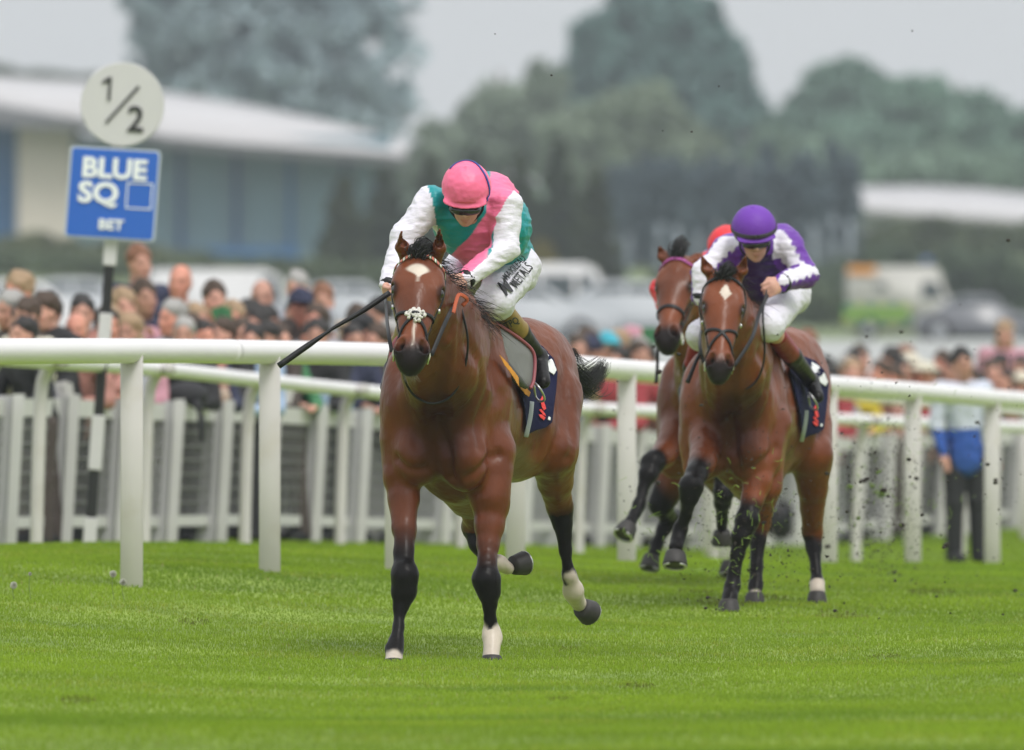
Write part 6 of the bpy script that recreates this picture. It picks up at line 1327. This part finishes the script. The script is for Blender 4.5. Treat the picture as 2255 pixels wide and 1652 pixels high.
fence_obj('flag', 'bright red cloth hanging behind the rail between tail and wide post', 'cloth', 1335, 862, lambda m, c: m.box(c, (.22, .02, .20), bev=.006), cmat('cloth', 'redt')).name = 'cloth'
fence_obj('yellow_cloth', 'yellow cloth on the fence right of the second horse', 'cloth', 1905, 892, lambda m, c: m.box(c, (.28, .02, .12), bev=.006), cmat('cloth', 'yellow')).name = 'cloth'
fence_obj('bag', 'black rucksack on the grass at the foot of the fence behind the hind legs', 'rucksack', 1700, 1150, lambda m, c: (m.box(c+[0, 0, .02], (.38, .16, .34), bev=.06), m.tube(spline([c+[-.06, -.05, .18], c+[0, -.05, .25], c+[.06, -.05, .18]], 8), .012, 6)), M_leath, back=-.6)
# ---------------------------------------------------------------- vehicles in the car park
M_vw = mat('white_van_paint', (.54, .54, .54), .5, spec=.3); M_vs = mat('silver_car_paint', (.36, .38, .40), .5, spec=.4); M_vd = mat('dark_car_paint', (.13, .135, .15), .35, coat=.4)
M_vg = mat('car_glass', (.05, .065, .07), .15, spec=.7); M_tyre = mat('tyre', (.015, .015, .015), .85); M_lamp = mat('headlamp', (.6, .62, .62), .2); M_hiviz = mat('yellow_block', srgb(150, 172, 60), .5); M_grn = mat('green_block', srgb(40, 120, 60), .5); M_orange = mat('orange_stripe', srgb(225, 150, 60), .5)
def vehicle(label, cat, c, L, H, Wd, profile, glass, paint, yaw=0, name='parked_car'):
    """profile: side outline (x along, z up) in 0..1 of L,H; long side faces the camera"""
    c = np.array(c, float); root = empty(name, c, label, cat, 'vehicles in the car park'); root.rotation_euler = (0, 0, yaw)
    def loc(V): return np.array(V, float)+c
    m = MB(); pr = [((x-.5)*L, z*H) for x, z in profile]; n = len(pr); V = []
    for y, ins in ((-Wd/2, .92), (-Wd/2+.12, 1), (Wd/2-.12, 1), (Wd/2, .92)):
        for x, z in pr: V.append((x*(.98 if ins < 1 else 1), y if z < .55*H else y*.90, z if ins == 1 else min(z, H*.97)))
    F = [tuple(range(n)), tuple(range(4*n-1, 3*n-1, -1))]+[(r*n+i, (r+1)*n+i, (r+1)*n+(i+1) % n, r*n+(i+1) % n) for r in range(3) for i in range(n)]
    m.add(loc(V), F); m.build('body', paint, root); 
    for g in glass:
        q = [((x-.5)*L, -Wd/2*.92-.012, z*H) for x, z in g]; m = MB(); m.prism(loc(q), (0, .02, 0)); m.build('window', M_vg, root, smooth=False)
        q = [((x-.5)*L, Wd/2*.92+.012, z*H) for x, z in g]; m = MB(); m.prism(loc(q), (0, -.02, 0)); m.build('window', M_vg, root, smooth=False)
    for x in (.18, .80):
        for y in (-Wd/2+.02, Wd/2-.02):
            m = MB(); m.lathe(loc([((x-.5)*L, y-.09, .33)])[0], [(.2, 0), (.31, .01), (.33, .04), (.33, .15), (.31, .18), (.2, .18)], 20, axis=(0, 1, 0)); w_ = m.build('wheel', M_tyre, root)
            m = MB(); m.lathe(loc([((x-.5)*L, y-.095, .33)])[0], [(.01, -.01), (.17, -.005), (.19, .02), (.19, .17), (.01, .19)], 14, axis=(0, 1, 0)); m.build('hubcap', M_vs, root)
    for y in (-Wd/2+.25, Wd/2-.25):
        m = MB(); m.ellipsoid(loc([(L/2-.03, y, .38*H if H < 1.7 else .3*H)])[0], (.05, .15, .08), 10, 6); m.build('headlight', M_lamp, root)
    return root
CARP = [(0, .12), (.0, .45), (.03, .60), (.16, .66), (.30, .95), (.42, 1.0), (.62, .99), (.76, .68), (.93, .58), (1, .45), (1, .15), (.9, .10), (.1, .10)]
CARG = [[(.22, .66), (.32, .90), (.47, .93), (.47, .66)], [(.49, .66), (.49, .93), (.61, .92), (.72, .66)]]
VANP = [(0, .10), (0, .90), (.02, .98), (.06, 1.0), (.72, 1.0), (.80, .93), (.88, .58), (.97, .50), (1, .40), (1, .12), (.9, .08), (.1, .08)]
VANG = [[(.70, .58), (.70, .90), (.78, .90), (.85, .58)]]
BUSG = [[(.05, .55), (.05, .86), (.22, .86), (.22, .55)], [(.24, .55), (.24, .86), (.44, .86), (.44, .55)], [(.46, .55), (.46, .86), (.66, .86), (.66, .55)], [(.69, .55), (.69, .86), (.77, .86), (.85, .55)]]
def vat(X, d): x = (X-XC)*d/FPX; return (x, d, gz(x, d))
vehicle('white estate car at the left edge nearest the crowd', 'car', vat(30, 238), 4.5, 1.62, 1.8, CARP, CARG, M_vw)
vehicle('silver car just right of the white estate car', 'car', vat(170, 262), 4.3, 1.5, 1.75, CARP, CARG, M_vs)
vehicle('white van right of the striped post', 'van', vat(505, 300), 4.3, 1.95, 1.9, VANP, VANG, M_vw, name='parked_van')
vehicle('silver car half hidden between the tall spectators and leading horse', 'car', vat(760, 270), 4.3, 1.45, 1.75, CARP, CARG, M_vs)
vehicle('white minibus with a dark window band behind the jockey in pink', 'minibus', vat(1205, 318), 4.6, 2.25, 2.0, VANP, BUSG, M_vw, name='parked_minibus')
vehicle('pale silver car in front of the white minibus', 'car', vat(1385, 268), 4.2, 1.45, 1.75, CARP, CARG, M_vs)
vehicle('grey car between minibus and riders', 'car', vat(1150, 255), 4.3, 1.4, 1.75, CARP, CARG, M_vs)
vehicle('small dark car right of the ambulance', 'car', vat(2150, 300), 3.2, 1.3, 1.7, CARP, CARG, M_vd)
am = vehicle('white ambulance with yellow and green blocks and an orange stripe', 'ambulance', vat(1990, 372), 3.7, 2.35, 2.0, [(0, .10), (0, .98), (.02, 1.0), (.76, 1.0), (.80, .97), (.87, .62), (.97, .54), (1, .42), (1, .12), (.9, .08), (.1, .08)], [[(.64, .55), (.66, .80), (.78, .80), (.86, .55)], [(.24, .56), (.24, .78), (.34, .78), (.34, .56)]], mat('ambulance_paint', (.46, .45, .42), .5, spec=.3), name='ambulance')
ac = np.array(am.location)
for k in range(6):
    for r in range(2):
        x0 = -2.0+k*.36; z0 = .55+r*.28; m = MB(); m.box(ac+[x0+.18, -.97, z0+.14], (.355, .06, .275)); m.build('block', M_hiviz if (k+r) % 2 == 0 else M_grn, am, smooth=False)
m = MB(); m.box(ac+[-1.4, -.955, 2.25], (.9, .06, .24)); m.build('stripe', M_orange, am, smooth=False)
m = MB(); m.box(ac+[.75, 0, 2.58], (.25, 1.2, .12), bev=.03); m.build('beacon', mat('blue_beacon', (.05, .12, .5), .3), am)
# ---------------------------------------------------------------- dandelion clocks
M_stem = mat('stem', (.14, .20, .05), .8); M_seed = mat('seed_head', (.62, .61, .56), .9)
for X, Y, lab in ((30, 1289, 'dandelion seed head nearest the left edge'), (66, 1264, 'small thin dandelion seed head, second from the left edge'), (249, 1264, 'upper of two dandelion seed heads beside the first rail post'), (271, 1282, 'lower dandelion seed head in front of the first rail post')):
    d = 56.8 if X > 100 else 56.2; c = P(X, Y, d); g = gz(c[0], d); r_ = .008 if X == 66 else .0165
    t = empty('dandelion', (c[0], d, g), lab, 'flower', 'dandelion clocks in the grass')
    m = MB(); m.tube(spline([(c[0]+.01, d, g-.02), (c[0]-.004, d, (g+c[2])/2), c], 8), .002, 5); m.build('stem', M_stem, t)
    rr2 = np.random.default_rng(int(X)); u = rr2.normal(size=(260, 3)); u /= np.linalg.norm(u, axis=1)[:, None]
    V, F = hair(lambda i: c+u[i]*np.linspace(.2, 1, 4)[:, None]*r_*1.12, 260, r0=.0006, tip=1.6); obj('seed_head', V, F, M_seed, t)
# ---------------------------------------------------------------- turf thrown up behind the second horse
M_soil = mat('wet_soil', (.022, .015, .010), .85, var=.4, vscale=60); M_clip = mat('grass_clipping', (.22, .34, .05), .7)
rr3 = random.Random(21)
def clodV(c, r, seed):
    m = MB(); m.ellipsoid(c, (r, r*.8, r*.7), 9, 6); V = m.V[0]; d = V-c; n = vnoise(V, .9/r, seed); return c+d*(1+.55*n)[:, None], m.F
big = [(2220, 530, 58.5, .012), (1943, 1085, 66, .0), (2085, 1200, 62, .020), (1090, 75, 53, .004), (1214, 166, 53, .005), (1523, 290, 57, .006), (1459, 288, 57, .005), (1583, 190, 57, .005), (1583, 1082, 57, .013), (2114, 671, 60, .006), (2009, 68, 60, .006),
       (1853, 954, 61, .010), (1790, 1254, 60, .010), (2004, 1050, 61, .009), (2368-100, 1045, 61, .010), (1838, 1345, 58, .012), (1554, 1340, 58, .010), (1614, 1404, 57, .018), (1559, 1317, 57.5, .012), (2192, 1064, 62, .014), (2175, 1023, 62, .012), (1452, 820, 58, .016), (1448, 1063, 57, .014)]
for i, (X, Y, d, r) in enumerate(big):
    if r < .003: continue
    V, F = clodV(P(X, Y, d), r, i); o = obj('clod', V, F, M_soil)
    lab = {0: 'clod of earth flying high at the right edge of the picture', 2: 'largest clod of earth flying low before the right rail posts', 21: 'ragged clod of earth in front of the running rail', 22: 'star shaped clod before the wide post'}.get(i, 'dark crumb of earth thrown up by the hooves')
    tag(o, lab, 'clod', 'clods of earth thrown up by the hooves')
for i in range(95):
    u = rr3.random(); X = rr3.gauss(1960, 150) if u < .6 else rr3.uniform(1380, 2240); Y = rr3.gauss(1120, 110) if u < .6 else rr3.uniform(720, 1360); d = rr3.uniform(57, 70); g = gz(*P(X, Y, d)[:2])
    if P(X, Y, d)[2] < g+.02: continue
    V, F = clodV(P(X, Y, d), abs(rr3.gauss(.0055, .0035))+.002, 100+i); tag(obj('clod', V, F, M_soil), 'dark crumb of earth thrown up by the hooves', 'clod', 'clods of earth thrown up by the hooves')
# fine spray nobody could count, and the tuft of turf
m = MB()
for i in range(5200):
    u = rr3.random()
    if u < .45: X, Y, d = rr3.gauss(1945, 50), rr3.gauss(1120, 120), rr3.uniform(61, 68)
    elif u < .8: X, Y, d = rr3.gauss(1650, 90), rr3.gauss(1180, 110), rr3.uniform(57, 61)
    else: X, Y, d = rr3.uniform(1350, 2250), rr3.uniform(780, 1380), rr3.uniform(56, 66)
    p = P(X, Y, d)
    if p[2] < gz(p[0], p[1])+.01: continue
    r = abs(rr3.gauss(.0017, .0016))+.0008; a = [np.array([rr3.gauss(0, 1) for _ in range(3)])*r for _ in range(4)]; m.add([p+q for q in a], [(0, 1, 2), (0, 2, 3), (0, 3, 1), (1, 3, 2)])
tag(m.build('soil_spray', M_soil, None, smooth=False), 'fine spray of soil crumbs hanging in the air behind the hooves', 'soil', kind='stuff')
def blades(n, cx, cy, sx, sy, d0, d1, L0, L1, name, label, kind='stuff', seed=3):
    r2 = random.Random(seed); 
    def f(i):
        p = P(r2.gauss(cx, sx), r2.gauss(cy, sy), r2.uniform(d0, d1)); p[2] = max(p[2], gz(p[0], p[1])+.02); a = r2.uniform(0, 6.28); e = r2.gauss(0, .7); L = r2.uniform(L0, L1); dv = np.array([math.cos(a)*math.cos(e), .3*math.sin(a), math.sin(e)])*L; k = np.array([0, 0, r2.gauss(0, .25)])*L
        t = np.linspace(0, 1, 5)[:, None]; return p+dv*t+k*np.sin(t*3.14)
    V, F = hair(f, n, r0=.0020, tip=.4); return tag(obj(name, V, F, M_clip), label, 'grass', kind=kind)
blades(100, 1625, 1180, 60, 85, 57.4, 58.6, .02, .06, 'grass_clippings', 'torn blades of grass flying round the forelegs of the second horse')
blades(26, 1420, 1190, 38, 55, 57.5, 59, .02, .07, 'grass_clippings', 'torn grass blades flying beside the raised hoof', seed=5)
blades(150, 1960, 1100, 110, 100, 60, 66, .015, .05, 'grass_clippings', 'torn grass blades flying behind the second horse', seed=6)
M_tuft = mat('torn_turf', (.10, .15, .03), .9, var=.5, vscale=70)
for i in range(16):
    X, Y, d = rr3.gauss(1930, 45), rr3.gauss(1110, 75), rr3.uniform(61, 67); V, F = clodV(P(X, Y, d), rr3.uniform(.007, .020), 300+i); tag(obj('turf_tuft', V, F, M_tuft if i % 3 else M_soil), 'small torn piece of turf flying behind the second horse', 'turf', 'pieces of turf flying behind the second horse')
m = MB(); tuft = P(1943, 1087, 65); V, F = clodV(tuft, .028, 77); base_ = obj('turf_tuft', V, F, mat('turf_piece', (.09, .14, .03), .9, var=.4, vscale=60)); tag(base_, 'largest green tuft of torn turf flying before the rail posts', 'turf')
V, F = hair(lambda i: tuft+np.array([rr3.gauss(0, .02), rr3.gauss(0, .015), rr3.gauss(0, .012)])+np.array([rr3.gauss(0, .02), 0, rr3.gauss(0, .02)])*np.linspace(0, 1, 4)[:, None], 60, r0=.002); o = obj('blade', V, F, M_clip, base_)
# ---------------------------------------------------------------- haze
hz = MB(); hz.box((0, 745, 33), (900, 1530, 76)); hm = bpy.data.materials.new('haze'); hm.use_nodes = True; hm.node_tree.nodes.clear()
pv_ = hm.node_tree.nodes.new('ShaderNodeVolumePrincipled'); pv_.inputs['Density'].default_value = .0003; pv_.inputs['Color'].default_value = (.86, .93, 1, 1); pv_.inputs['Anisotropy'].default_value = .2
oo = hm.node_tree.nodes.new('ShaderNodeOutputMaterial'); hm.node_tree.links.new(pv_.outputs[0], oo.inputs['Volume'])
hb = hz.build('haze', hm, None, smooth=False); tag(hb, kind='stuff')
